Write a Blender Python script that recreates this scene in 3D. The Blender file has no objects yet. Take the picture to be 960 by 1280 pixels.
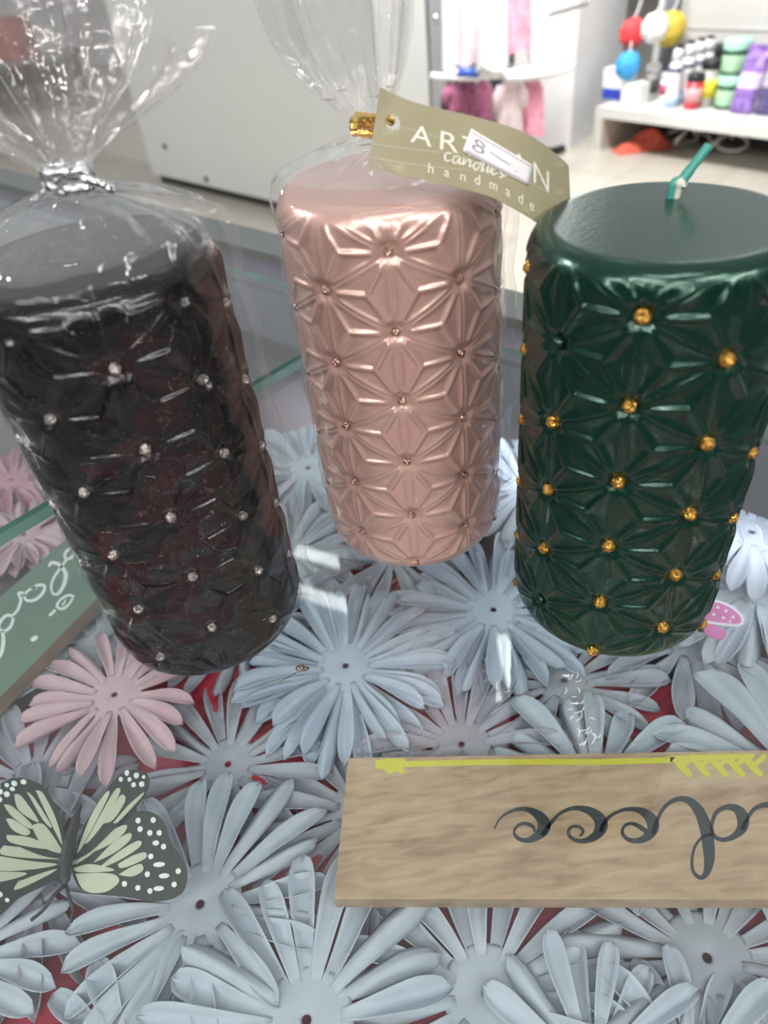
import bpy, math, random
import numpy as np
from mathutils import Vector, Quaternion
rng = random.Random(11)
C = bpy.context.scene.collection
sc = bpy.context.scene
PI = math.pi
S = 0.01                       # working unit: centimetres, origin under the camera
Z0 = 111.0                     # camera height above the shop floor (cm)
GT = -20.75                    # counter glass surface, below the camera
FL = -111.0                    # floor

# ------------------------------------------------------------------ camera geometry
FPX, PITCH, ROLL = 895.8, math.radians(40.05), math.radians(-6.93)
_fw = np.array([0, math.cos(PITCH), -math.sin(PITCH)])
_rt = np.array([1.0, 0, 0]); _up = np.cross(_rt, _fw)
_r = math.cos(ROLL)*_rt + math.sin(ROLL)*_up
_u = -math.sin(ROLL)*_rt + math.cos(ROLL)*_up
def ray(x, y): return _fw + _r*(x-480)/FPX - _u*(y-640)/FPX
def atz(x, y, z):
    d = ray(x, y); return d*(z/d[2])
def aty(x, y, Y):
    d = ray(x, y); return d*(Y/d[1])

def w(p):                      # cm -> metres in the scene
    return np.array([p[0]*S, p[1]*S, (p[2]+Z0)*S])

# ------------------------------------------------------------------ materials
def nd(nt, t, loc=(0,0), **kw):
    n = nt.nodes.new(t)
    for k, v in kw.items(): setattr(n, k, v)
    return n
MATS = {}
def mat(name, col, rough=.5, metal=0., noise=0., nscale=200., bump=0., bscale=300., trans=0., coat=0., spec=.5, sheen=0., emit=None, es=0.):
    if name in MATS: return MATS[name]
    m = bpy.data.materials.new(name); m.use_nodes = True
    nt = m.node_tree; b = nt.nodes['Principled BSDF']; out = nt.nodes['Material Output']
    b.inputs['Base Color'].default_value = (*col, 1)
    b.inputs['Roughness'].default_value = rough
    b.inputs['Metallic'].default_value = metal
    b.inputs['Specular IOR Level'].default_value = spec
    b.inputs['Coat Weight'].default_value = coat
    b.inputs['Coat Roughness'].default_value = .12
    b.inputs['Sheen Weight'].default_value = sheen
    if emit:
        b.inputs['Emission Color'].default_value = (*emit, 1); b.inputs['Emission Strength'].default_value = es
    if noise or bump:
        tc = nd(nt, 'ShaderNodeTexCoord')
    if noise:
        t = nd(nt, 'ShaderNodeTexNoise'); t.inputs['Scale'].default_value = nscale; t.inputs['Detail'].default_value = 4
        nt.links.new(tc.outputs['Object'], t.inputs['Vector'])
        r = nd(nt, 'ShaderNodeValToRGB')
        r.color_ramp.elements[0].position = .3; r.color_ramp.elements[1].position = .7
        r.color_ramp.elements[0].color = (*[c*(1-noise) for c in col], 1)
        r.color_ramp.elements[1].color = (*[min(1, c*(1+noise)) for c in col], 1)
        nt.links.new(t.outputs['Fac'], r.inputs['Fac']); nt.links.new(r.outputs['Color'], b.inputs['Base Color'])
    if bump:
        t2 = nd(nt, 'ShaderNodeTexNoise'); t2.inputs['Scale'].default_value = bscale; t2.inputs['Detail'].default_value = 3
        nt.links.new(tc.outputs['Object'], t2.inputs['Vector'])
        bp = nd(nt, 'ShaderNodeBump'); bp.inputs['Strength'].default_value = bump; bp.inputs['Distance'].default_value = .001
        nt.links.new(t2.outputs['Fac'], bp.inputs['Height']); nt.links.new(bp.outputs['Normal'], b.inputs['Normal'])
    if trans:
        tl = nd(nt, 'ShaderNodeBsdfTranslucent'); tl.inputs['Color'].default_value = (*col, 1)
        mx = nd(nt, 'ShaderNodeMixShader'); mx.inputs[0].default_value = trans
        nt.links.new(b.outputs[0], mx.inputs[1]); nt.links.new(tl.outputs[0], mx.inputs[2]); nt.links.new(mx.outputs[0], out.inputs[0])
    MATS[name] = m; return m

def thin_clear(name, tint, rough, haze, hazecol, fres_boost=1., bump=0., bscale=120.):
    """clear sheet: see-through, with mirror reflection by Fresnel and a little milky haze"""
    if name in MATS: return MATS[name]
    m = bpy.data.materials.new(name); m.use_nodes = True
    nt = m.node_tree; nt.nodes.remove(nt.nodes['Principled BSDF']); out = nt.nodes['Material Output']
    tr = nd(nt, 'ShaderNodeBsdfTransparent'); tr.inputs[0].default_value = (*tint, 1)
    gl = nd(nt, 'ShaderNodeBsdfGlossy'); gl.inputs['Roughness'].default_value = rough; gl.inputs[0].default_value = (1,1,1,1)
    df = nd(nt, 'ShaderNodeBsdfDiffuse'); df.inputs[0].default_value = (*hazecol, 1)
    fr = nd(nt, 'ShaderNodeFresnel')                    # both faces reflect like a thin sheet in air
    geo = nd(nt, 'ShaderNodeNewGeometry'); io = nd(nt, 'ShaderNodeMath', operation='MULTIPLY_ADD')
    io.inputs[1].default_value = 1/1.5-1.5; io.inputs[2].default_value = 1.5
    nt.links.new(geo.outputs['Backfacing'], io.inputs[0]); nt.links.new(io.outputs[0], fr.inputs[0])
    mul = nd(nt, 'ShaderNodeMath', operation='MULTIPLY', use_clamp=True); mul.inputs[1].default_value = fres_boost
    nt.links.new(fr.outputs[0], mul.inputs[0])
    mh = nd(nt, 'ShaderNodeMixShader'); mh.inputs[0].default_value = haze
    nt.links.new(tr.outputs[0], mh.inputs[1]); nt.links.new(df.outputs[0], mh.inputs[2])
    mx = nd(nt, 'ShaderNodeMixShader')
    nt.links.new(mul.outputs[0], mx.inputs[0]); nt.links.new(mh.outputs[0], mx.inputs[1]); nt.links.new(gl.outputs[0], mx.inputs[2])
    nt.links.new(mx.outputs[0], out.inputs[0])
    if bump:
        tc = nd(nt, 'ShaderNodeTexCoord')
        t2 = nd(nt, 'ShaderNodeTexNoise'); t2.inputs['Scale'].default_value = bscale; t2.inputs['Detail'].default_value = 2; t2.inputs['Distortion'].default_value = 1.5
        nt.links.new(tc.outputs['Object'], t2.inputs['Vector'])
        bp = nd(nt, 'ShaderNodeBump'); bp.inputs['Strength'].default_value = bump; bp.inputs['Distance'].default_value = .002
        nt.links.new(t2.outputs['Fac'], bp.inputs['Height'])
        nt.links.new(bp.outputs['Normal'], gl.inputs['Normal']); nt.links.new(bp.outputs['Normal'], fr.inputs['Normal'])
    MATS[name] = m; return m

def glitter(name, col, col2):
    if name in MATS: return MATS[name]
    m = mat(name, col, .28, 1.)
    nt = m.node_tree; b = nt.nodes['Principled BSDF']
    tc = nd(nt, 'ShaderNodeTexCoord'); v = nd(nt, 'ShaderNodeTexVoronoi'); v.inputs['Scale'].default_value = 1700
    nt.links.new(tc.outputs['Object'], v.inputs['Vector'])
    r = nd(nt, 'ShaderNodeValToRGB'); r.color_ramp.elements[0].color = (*col2, 1); r.color_ramp.elements[1].color = (*col, 1)
    r.color_ramp.elements[0].position = .15; r.color_ramp.elements[1].position = .55
    nt.links.new(v.outputs['Color'], r.inputs['Fac']); nt.links.new(r.outputs['Color'], b.inputs['Base Color'])
    bp = nd(nt, 'ShaderNodeBump'); bp.inputs['Strength'].default_value = .9; bp.inputs['Distance'].default_value = .0006
    nt.links.new(v.outputs['Distance'], bp.inputs['Height']); nt.links.new(bp.outputs['Normal'], b.inputs['Normal'])
    return m

# ------------------------------------------------------------------ objects
def tag(o, label=None, cat=None, group=None, kind=None):
    if label: o['label'] = label
    if cat: o['category'] = cat
    if group: o['group'] = group
    if kind: o['kind'] = kind
    return o
def rootloc(p):
    v = np.zeros(3)
    while p is not None:
        v += np.array(p.location); p = p.parent
    return v
def thing(name, loc, label, cat, group=None):
    o = bpy.data.objects.new(name, None); C.objects.link(o)
    o.empty_display_size = .02
    o.location = w(loc); return tag(o, label, cat, group)
def obj(name, V, F, mats, parent=None, mi=None, smooth=True, origin=None, thick=0.):
    """V in cm; one mesh object, its vertices relative to parent (or to origin)"""
    V = np.asarray(V, float).copy()
    V = np.column_stack([V[:,0]*S, V[:,1]*S, (V[:,2]+Z0)*S])
    if parent is not None: off = rootloc(parent)
    else:
        off = w(origin) if origin is not None else np.array([V[:,0].mean(), V[:,1].mean(), V[:,2].min()])
    V -= off
    me = bpy.data.meshes.new(name)
    me.from_pydata(V.tolist(), [], [tuple(int(i) for i in f) for f in F])
    if not isinstance(mats, (list, tuple)): mats = [mats]
    for m in mats: me.materials.append(m)
    if mi is not None: me.polygons.foreach_set('material_index', np.asarray(mi, dtype=np.int32))
    if smooth: me.polygons.foreach_set('use_smooth', [True]*len(me.polygons))
    me.update()
    o = bpy.data.objects.new(name, me); C.objects.link(o)
    if parent is not None: o.parent = parent
    else: o.location = off
    if thick:
        md = o.modifiers.new('thickness', 'SOLIDIFY'); md.thickness = thick*S; md.offset = -1
    return o
def dup(o, name=None, parent=None, loc=None):
    c = o.copy(); C.objects.link(c)
    if parent is not None: c.parent = parent
    if loc is not None: c.location = loc
    return c

class MB:                      # mesh builder collecting pieces of ONE part
    def __init__(s): s.V, s.F, s.M = [], [], []
    def add(s, V, F, m=0):
        b = len(s.V); s.V += [tuple(v) for v in V]; s.F += [tuple(int(i)+b for i in f) for f in F]; s.M += [m]*len(F); return s
    def box(s, o, ax, ay, az, m=0):
        o, ax, ay, az = (np.asarray(q, float) for q in (o, ax, ay, az))
        V = [o, o+ax, o+ax+ay, o+ay, o+az, o+ax+az, o+ax+ay+az, o+ay+az]
        return s.add(V, [(0,3,2,1),(4,5,6,7),(0,1,5,4),(1,2,6,5),(2,3,7,6),(3,0,4,7)], m)
    def tube(s, pts, r, n=10, m=0, caps=True):
        pts = [np.asarray(p, float) for p in pts]
        rs = r if isinstance(r, (list, tuple)) else [r]*len(pts)
        V = []; F = []; prev = None
        for i, p in enumerate(pts):
            d = pts[min(i+1, len(pts)-1)] - pts[max(i-1, 0)]; d = d/(np.linalg.norm(d)+1e-9)
            if prev is None:
                a = np.cross(d, [0,0,1.]);
                if np.linalg.norm(a) < .1: a = np.cross(d, [1.,0,0])
            else: a = prev - d*np.dot(prev, d)
            a /= np.linalg.norm(a); prev = a; b = np.cross(d, a)
            for k in range(n):
                t = 2*PI*k/n; V.append(p + rs[i]*(a*math.cos(t)+b*math.sin(t)))
        for i in range(len(pts)-1):
            for k in range(n):
                F.append((i*n+k, i*n+(k+1)%n, (i+1)*n+(k+1)%n, (i+1)*n+k))
        if caps: F += [tuple(range(n))[::-1], tuple((len(pts)-1)*n+k for k in range(n))]
        return s.add(V, F, m)
    def lathe(s, c, prof, n=24, m=0, up=(0,0,1), sx=1., sy=1.):
        c = np.asarray(c, float); V = []; F = []
        up = np.asarray(up, float); up /= np.linalg.norm(up)
        a = np.cross(up, [0,1.,0]); a /= np.linalg.norm(a); b = np.cross(up, a)
        for (r, z) in prof:
            for k in range(n):
                t = 2*PI*k/n; V.append(c + up*z + a*r*sx*math.cos(t) + b*r*sy*math.sin(t))
        for i in range(len(prof)-1):
            for k in range(n): F.append((i*n+k, i*n+(k+1)%n, (i+1)*n+(k+1)%n, (i+1)*n+k))
        F += [tuple(range(n))[::-1], tuple((len(prof)-1)*n+k for k in range(n))]
        return s.add(V, F, m)
    def slab(s, poly, z0, z1, m=0, m2=None):
        n = len(poly); V = [(p[0], p[1], z0) for p in poly] + [(p[0], p[1], z1) for p in poly]
        s.add(V, [tuple(range(n))[::-1], tuple(range(n, 2*n))], m)
        return s.add(V, [(i, (i+1)%n, n+(i+1)%n, n+i) for i in range(n)], m if m2 is None else m2)
    def build(s, name, mats, parent=None, smooth=False, **k):
        return obj(name, s.V, s.F, mats, parent, s.M, smooth, **k)

def smooth_path(P, n=8):
    P = [np.asarray(p, float) for p in P]; out = []
    for i in range(len(P)-1):
        p0, p1, p2, p3 = P[max(i-1,0)], P[i], P[i+1], P[min(i+2, len(P)-1)]
        for k in range(n):
            t = k/n
            out.append(.5*((2*p1)+(-p0+p2)*t+(2*p0-5*p1+4*p2-p3)*t*t+(-p0+3*p1-3*p2+p3)*t**3))
    out.append(P[-1]); return out
def ribbon(mb, P, mapper, h, m=0, n=8):
    """brush stroke: P = (x, y, width) in drawing units, mapper turns (x, y, lift) into a point"""
    Q = smooth_path(P, n); L = []; R = []
    for i, q in enumerate(Q):
        d = Q[min(i+1, len(Q)-1)][:2] - Q[max(i-1, 0)][:2]; l = np.linalg.norm(d)+1e-9
        nx = np.array([-d[1], d[0]])/l*max(q[2], 1)/2
        L.append(q[:2]+nx); R.append(q[:2]-nx)
    k = len(Q)
    V = [mapper(*p, h) for p in L] + [mapper(*p, h) for p in R] + [mapper(*p, 0) for p in L] + [mapper(*p, 0) for p in R]
    F = []
    for i in range(k-1):
        F += [(i, i+1, k+i+1, k+i), (2*k+i+1, 2*k+i, i, i+1)[::-1], (3*k+i, 3*k+i+1, k+i+1, k+i)[::-1]]
    F += [(0, k, 3*k, 2*k), (k-1, 2*k-1, 4*k-1, 3*k-1)[::-1]]
    mb.add(V, F, m)
def patch(mb, poly, mapper, h, m=0):
    n = len(poly); V = [mapper(*p, h) for p in poly] + [mapper(*p, 0) for p in poly]
    mb.add(V, [tuple(range(n))] + [(i, n+i, n+(i+1)%n, (i+1)%n) for i in range(n)], m)

# ==================================================================== THE ROOM
E1 = np.array([.70, -.714, 0]); E2 = np.array([.714, .70, 0]); UP = np.array([0, 0, 1.])   # room axes
def ab(a, b, z): return E1*a + E2*b + UP*z
def tile_floor():
    m = bpy.data.materials.new('cream_tile'); m.use_nodes = True; nt = m.node_tree; b = nt.nodes['Principled BSDF']
    tc = nd(nt, 'ShaderNodeTexCoord'); mp = nd(nt, 'ShaderNodeMapping'); mp.inputs['Rotation'].default_value = (0,0,math.radians(45))
    br = nd(nt, 'ShaderNodeTexBrick'); br.offset = 0; br.inputs['Scale'].default_value = 1
    br.inputs['Brick Width'].default_value = .45; br.inputs['Row Height'].default_value = .45; br.inputs['Mortar Size'].default_value = .003
    br.inputs['Color1'].default_value = (.54,.51,.44,1); br.inputs['Color2'].default_value = (.50,.47,.40,1); br.inputs['Mortar'].default_value = (.36,.33,.28,1)
    nz = nd(nt, 'ShaderNodeTexNoise'); nz.inputs['Scale'].default_value = 9; nz.inputs['Detail'].default_value = 5
    mx = nd(nt, 'ShaderNodeMix', data_type='RGBA', blend_type='MULTIPLY'); mx.inputs[0].default_value = .3
    nt.links.new(tc.outputs['Object'], mp.inputs[0]); nt.links.new(mp.outputs[0], br.inputs[0]); nt.links.new(tc.outputs['Object'], nz.inputs['Vector'])
    nt.links.new(br.outputs[0], mx.inputs[6]); nt.links.new(nz.outputs['Fac'], mx.inputs[7]); nt.links.new(mx.outputs[2], b.inputs['Base Color'])
    b.inputs['Roughness'].default_value = .3
    return m
fl = MB().box((-620,-200,FL-10), (1250,0,0), (0,1250,0), (0,0,10)).build('floor', tile_floor()); tag(fl, kind='structure')
white_paint = mat('white_paint', (.72,.73,.74), .6, noise=.04, nscale=6)
wall = MB()
wall.box((-620,1000,FL), (1250,0,0), (0,12,0), (0,0,270))
o = wall.build('wall_back', mat('wall_paint', (.62,.62,.63), .7, noise=.05, nscale=5)); tag(o, kind='structure')

# white wall end (pillar) beside the clothes rack: its near edge runs down to the floor at px (713,183)
pf = atz(712, 186, FL)
p2 = atz(771, 150, FL)
dirp = (p2-pf)/np.linalg.norm((p2-pf)[:2]); nrm = np.array([-dirp[1], dirp[0], 0])
o = MB().box(pf, dirp*62, nrm*35, (0,0,270)).build('wall_right', white_paint); tag(o, kind='structure')

# dark doorway behind the rack
dY = pf[1]+60
dx0, dx1 = aty(548, 60, dY)[0], aty(716, 60, dY)[0]
o = MB().box((dx0,dY,FL), (dx1-dx0,0,0), (0,3,0), (0,0,215)).build('door_1', mat('dark_door_glass', (.045,.05,.055), .25)); tag(o, kind='structure')
f = MB()
for x in (dx0-5, dx1-9): f.box((x,dY-2,FL), (9,0,0), (0,6,0), (0,0,222))
f.box((dx0,dY-2,FL+6), (dx1-dx0,0,0), (0,4,0), (0,0,12)); f.box((dx0,dY-2,FL+215), (dx1-dx0,0,0), (0,6,0), (0,0,7))
f.build('door_frame', mat('grey_metal_frame', (.34,.35,.36), .4, .3), o)
cxa = (dx0+dx1)/2
f = MB(); f.tube([(dx1-22, dY-2, FL+98), (dx1-22, dY-7, FL+98), (dx1-22, dY-7, FL+122), (dx1-22, dY-2, FL+122)], 1.1); f.build('door_handle', mat('chrome', (.7,.7,.72), .2, 1.), o, smooth=True)

# ------------------------------------------------------------------ white cabinet
c1 = atz(194, 226, FL+1); c2 = atz(344, 262, FL+1)
d = (c2-c1); d[2] = 0; d /= np.linalg.norm(d); nrm = np.array([-d[1], d[0], 0])
if nrm[1] < 0: nrm = -nrm
cw = 190
cab = thing('storage_cabinet', c1+d*cw/2, 'big white panelled cabinet standing on the tiled floor behind the glass counter', 'cabinet')
cabm = mat('white_laminate', (.60,.61,.59), .35, noise=.02, nscale=4)
MB().box(c1+UP*4, d*cw, nrm*28, UP*150).build('body', cabm, cab)
MB().box(c1+UP*(-1)+d*2+nrm*3, d*(cw-4), nrm*23, UP*5).build('plinth', mat('dark_plinth', (.03,.03,.03), .6), cab)
MB().box(c1+UP*154-d*1-nrm*1, d*(cw+2), nrm*30, UP*3).build('top_panel', cabm, cab)
scm = mat('dark_screw', (.05,.05,.05), .4, .6)
for (x, y) in ((206,183), (258,224)):
    dd = ray(x, y); t = np.dot(c1, nrm)/np.dot(dd, nrm); p = dd*t
    MB().lathe(p-nrm*.01, [(1.6,-.3),(1.6,.35),(1.1,.7),(.3,.75)], 12, up=-nrm).build('screw', scm, cab)

# low grey stand with red-brown carton left of the cabinet
q = atz(20, 142, FL+1)
st = thing('display_stand', q+np.array([-30,60,0]), 'low dark grey stand on the floor left of the big white cabinet', 'stand')
sm = mat('grey_board', (.19,.19,.175), .5, noise=.1, nscale=8)
o1 = q+np.array([-95,12,-1.])
MB().box(o1+UP*34, (150,0,0), (0,55,0), (0,0,4)).build('top', sm, st)
for x in (4, 140): MB().box(o1+np.array([x,4,0]), (6,0,0), (0,46,0), (0,0,34)).build('side_panel', sm, st)
MB().box(o1+np.array([10,44,0]), (130,0,0), (0,4,0), (0,0,34)).build('back_panel', mat('grey_board_dark', (.12,.12,.115), .6), st)
bx = MB().box(o1+np.array([62,10,38]), (52,0,0), (0,34,0), (0,0,30)); bx.box(o1+np.array([61.5,24,68]), (53,0,0), (0,6,0), (0,0,.3), 1)
o = bx.build('carton', [mat('red_brown_carton', (.33,.10,.08), .6, noise=.15, nscale=20), mat('parcel_tape', (.5,.42,.3), .3)])
tag(o, 'red-brown carton on the low grey stand, seen blurred through the left candle bag', 'box')

# ------------------------------------------------------------------ clothes rack
RY = pf[1]-22
def rk(x, y, dy=0): return aty(x, y, RY+dy)
base = rk(632, 120); base[2] = FL
rack = thing('clothes_rack', base, 'chrome clothes rack by the dark doorway with pale garments hanging from it', 'clothes rack')
chrome = mat('chrome', (.7,.7,.72), .2, 1.)
MB().tube([base+UP*2, base+UP*165], 1.8, 14).build('post', chrome, rack, smooth=True)
bs = MB()
for k in range(4):
    a = k*PI/2+.4; bs.tube([base+UP*2.5, base+UP*2.5+np.array([math.cos(a)*38, math.sin(a)*38, 0])], 2.0, 10)
bs.build('base', mat('black_steel', (.012,.012,.012), .4), rack)
arms = {}
for k, (zz, dx, dy) in enumerate([(62,-34,-4),(62,36,-6),(150,-36,0),(150,38,-4)]):
    p = base+UP*zz; e = p+np.array([dx,dy,6]); arms[k] = (p, e)
    MB().tube([p, e, e+UP*3], 1.0, 10).build('arm', chrome, rack, smooth=True)
cloth_w = mat('white_cotton', (.86,.85,.84), .8, noise=.05, nscale=30, sheen=.3)
cloth_p = mat('pink_cotton', (.80,.32,.42), .8, noise=.25, nscale=25, sheen=.3)
cloth_l = mat('pale_pink_cotton', (.86,.70,.72), .8, noise=.12, nscale=25, sheen=.3)
cloth_m = mat('maroon_floral', (.33,.10,.19), .8, noise=.55, nscale=30, sheen=.3)
def garment(name, px0, px1, py0, py1, dy, m, label, cat, flare=1.15, rz=0, folds=5, sleeves=False, group=None):
    """hanging garment: shoulders at py0, hem at py1; a double-walled body with folds"""
    a = rk((px0+px1)/2, py0, dy); bt = rk((px0+px1)/2, py1, dy)
    hw = abs(rk(px1, py0, dy)[0]-rk(px0, py0, dy)[0])/2
    H = a[2]-bt[2]; n = 44; nz = 16; V = []; F = []
    ph = rng.random()*6
    for i in range(nz+1):
        t = i/nz
        wd = hw*(.55+.45*min(1, t*5))*(1+(flare-1)*t) if sleeves is False else hw*(.7+.3*min(1, t*6))*(1+(flare-1)*t)
        for k in range(n):
            th = 2*PI*k/n
            r = 1+.10*t*math.sin(folds*th+ph)+.05*t*math.sin(2*folds*th+ph*2)
            V.append((a[0]+wd*r*math.cos(th), a[1]+(2.2+3.2*t)*r*math.sin(th), a[2]-H*t*(1+.03*math.sin(3*th+ph))+(-1.5*abs(math.cos(th)) if i == 0 else 0)))
    for i in range(nz):
        for k in range(n): F.append((i*n+k, i*n+(k+1)%n, (i+1)*n+(k+1)%n, (i+1)*n+k))
    F.append(tuple(range(n)))
    t_ = thing(name, a, label, cat, group)
    obj('body', V, F, m, t_)
    hk = MB(); hk.tube(smooth_path([a+np.array([-hw*.6,0,-1]), a+np.array([0,0,1.2]), a+np.array([0,0,3.5]), a+np.array([1.6,0,5]), a+np.array([0,0,6.4]), a+np.array([-1.5,0,5.4])], 5), .35, 8)
    hk.tube([a+np.array([hw*.6,0,-1]), a+np.array([0,0,1.2])], .4, 8)
    hk.build('hanger', mat('white_plastic', (.85,.85,.86), .35), t_, smooth=True)
    if sleeves:
        for sgn in (-1, 1):
            MB().tube([a+np.array([sgn*hw*.6,0,-3]), a+np.array([sgn*hw*1.05,0,-H*.3]), a+np.array([sgn*hw*1.15,-1,-H*.55])], [3.2,3.0,2.6], 10).build('sleeve', m, t_, smooth=True)
    return t_
G2 = 'pale garments on the clothes rack'
garment('dress', 551, 585, -70, 82, -10, cloth_w, 'white dress hanging at the left end of the clothes rack above the white hanger bars', 'clothing')
garment('dress', 576, 612, -70, 78, -20, cloth_l, 'pale pink dress hanging between two white ones on the upper rack', 'clothing')
garment('dress', 598, 634, -70, 85, -36, cloth_w, 'long white dress hanging over the centre post of the rack', 'clothing')
garment('dress', 634, 664, -70, 62, -18, cloth_p, 'bright pink top hanging on the upper rack right of the post', 'clothing')
garment('dress', 664, 688, -70, 72, -10, cloth_w, 'white dress hanging at the right end of the upper rack', 'clothing', flare=1.0)
garment('blouse', 558, 588, 100, 156, -10, cloth_m, 'maroon floral blouse on the lower rack, further left of the two', 'clothing', sleeves=True)
garment('blouse', 588, 616, 100, 160, 3, cloth_m, 'maroon floral blouse on the lower rack, next to the post', 'clothing')
garment('blouse', 624, 652, 100, 166, -8, cloth_l, 'pale pink blouse hanging low on the rack right of the post', 'clothing', sleeves=True)
garment('blouse', 650, 680, 98, 168, -2, cloth_p, 'deep pink blouse hanging lowest at the right of the rack', 'clothing')
wp = mat('white_plastic', (.85,.85,.86), .35)
HL = ['white plastic hanger rod pointing left, lowest of the rack rods', 'white plastic hanger rod pointing right, uppermost and curled at its tip', 'white plastic hanger rod pointing right below the curled one', 'white plastic hanger rod pointing left with blue clip', 'short white plastic hanger rod in front of the post pointing right']
for k, P in enumerate([[(626,94),(580,97),(538,95)], [(628,92),(670,86),(700,76),(706,72)], [(628,95),(670,92),(705,84),(713,78)], [(626,90),(590,91),(556,90)], [(628,97),(660,97),(690,93)]]):
    pts = smooth_path([rk(x, y, -22-2*k) for x, y in P], 6)
    t_ = thing('hanger_rod', pts[0], HL[k], 'hanger')
    MB().tube([p_-np.array([0,5.*(k == 2),0]) for p_ in pts], 1.4, 10).build('rod', wp, t_, smooth=True)
    if k == 3:
        MB().tube([rk(572,90,-29), rk(598,91,-29)], 2.0, 10).build('clip', mat('blue_plastic', (.05,.12,.55), .4), t_, smooth=True)

# ------------------------------------------------------------------ gondola shelf with products
sf = atz(747, 186, FL); sf2 = atz(960, 216, FL)
sz = FL+21.15
def shp(x, y): return atz(x, y, sz)            # a point on the shelf board
A = atz(745, 133, FL+21); B = atz(1010, 164, FL+21)
d = (B-A); d[2] = 0; L = np.linalg.norm(d); d /= L; nrm = np.array([-d[1], d[0], 0])
if nrm[1] < 0: nrm = -nrm
DEP = 46
gon = thing('shop_shelf', A+d*L/2-UP*21, 'light grey shop shelf unit holding sprays, jars and packets on its low board', 'shelf')
lg = mat('light_grey_metal', (.62,.62,.60), .45)
MB().box(A-UP*5, d*L, nrm*DEP, UP*5).build('board', lg, gon)
MB().box(A-UP*21, d*5, nrm*DEP, UP*16).build('side_panel', mat('cream_metal', (.58,.56,.52), .5), gon)
MB().box(A+d*(L-5)-UP*21, d*5, nrm*DEP, UP*16).build('side_panel', lg, gon)
bkp = MB().box(A+nrm*DEP-UP*21, d*L, nrm*3, UP*170); 
for k in range(6): bkp.box(A+nrm*(DEP-.6)+UP*(28+22*k), d*L, nrm*.6, UP*.8)
bkp.build('back_panel', mat('pale_grey_panel', (.52,.52,.50), .5), gon)
MB().box(A+nrm*(DEP-4)+d*6, d*7, nrm*3.9, UP*150).build('upright', mat('slate_grey_metal', (.16,.18,.21), .45), gon)
MB().box(A+nrm*40-UP*21, d*L, nrm*3, UP*16).build('kick_panel', mat('dark_kick', (.05,.05,.055), .6), gon)
def onshelf(px, py, off=0.):
    """point on the board whose foot shows at that pixel"""
    return shp(px, py)
# measured foot pixels; sizes in cm
def prod(name, px, py, label, cat, group=None): return thing(name, onshelf(px, py), label, cat, group)
sprayw = mat('spray_white', (.80,.81,.84), .3); navy = mat('navy_cap', (.03,.03,.12), .4); pale_blue = mat('pale_blue_label', (.45,.65,.82), .4)
SL = ['white spray can with pale blue foot, nearest of the row of white sprays', 'white spray can second in the slanting row on the shelf', 'white spray can third in the slanting row on the shelf', 'white spray can last and furthest in the slanting row on the shelf']
for k, (px, py) in enumerate([(838,134), (853,128), (865,124), (876,121)]):
    t_ = prod('spray_can', px, py, SL[k], 'spray can', 'white spray cans in a slanting row'); p = onshelf(px, py)
    MB().lathe(p, [(3.1,0),(3.2,.5),(3.2,17),(2.8,19),(2.0,20)], 20).build('can', sprayw, t_, smooth=True)
    MB().lathe(p, [(3.25,.6),(3.25,6)], 20).build('label_band', pale_blue, t_, smooth=True)
    MB().lathe(p+UP*20, [(2.4,-.2),(2.4,3.5),(1.8,5),(1,5.4)], 16).build('cap', sprayw, t_, smooth=True)
    MB().lathe(p+UP*15.5, [(3.27,0),(3.27,1.6)], 16).build('collar', navy, t_, smooth=True)
    MB().box(p+UP*25+np.array([-1.2,-1.6,0]), (2.4,0,0), (0,3.2,0), (0,0,1.6)).build('nozzle', mat('black_plastic', (.02,.02,.025), .4), t_)
jarm = mat('mint_jar', (.36,.58,.38), .35, noise=.15, nscale=40); jlid = mat('mint_lid', (.38,.72,.54), .35); jdk = mat('jar_dark_green', (.02,.10,.05), .4)
for k, zz in enumerate((0, 14.2)):
    p = onshelf(908, 134)+UP*zz
    t_ = thing('cream_jar', p, ['pale green jar with mint lid standing on the shelf board under another', 'pale green jar with mint lid stacked on top of a matching jar'][k], 'jar', 'pale green jars on the shelf')
    MB().lathe(p, [(5.4,0),(5.9,.6),(5.9,9.2),(5.2,10)], 26).build('jar', jarm, t_, smooth=True)
    MB().lathe(p, [(6.0,8.2),(6.0,10.2)], 26).build('neck_band', jdk, t_, smooth=True)
    MB().lathe(p+UP*10, [(6.1,0),(6.2,.4),(6.2,3.2),(5.7,4)], 26).build('lid', jlid, t_, smooth=True)
    MB().lathe(p, [(6.0,.3),(6.0,1.6)], 26).build('foot_band', jdk, t_, smooth=True)
def packet(px, py, wd, ht, th, m1, m2, label, lean=0.):
    p = onshelf(px, py); t_ = thing('packet', p, label, 'packet')
    V = []; F = []; n = 20; nz = 12
    for i in range(nz+1):
        t = i/nz; tt = max(.08, math.sin(PI*min(1, .12+t*.88))**.5)
        for k in range(n):
            a = 2*PI*k/n; V.append(p + d*(wd/2*math.copysign(abs(math.cos(a))**.6, math.cos(a))) + nrm*(th/2*tt*math.sin(a)+lean*t) + d*lean*t*.8 + UP*(ht*t))
    for i in range(nz):
        for k in range(n): F.append((i*n+k, i*n+(k+1)%n, (i+1)*n+(k+1)%n, (i+1)*n+k))
    F += [tuple(range(n))[::-1], tuple(nz*n+k for k in range(n))]
    mi = [1 if (nz*.35 <= i//n <= nz*.6 and 10 <= i % n <= 19) else 0 for i in range(nz*n)]+[0,0]
    obj('pouch', V, F, [m1, m2], t_, mi)
    MB().box(p+d*(-wd/2+lean*.8)+nrm*(lean-.3)+UP*(ht-.2), d*wd, nrm*.6, UP*2.2).build('top_seal', m1, t_)
    return t_
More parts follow.
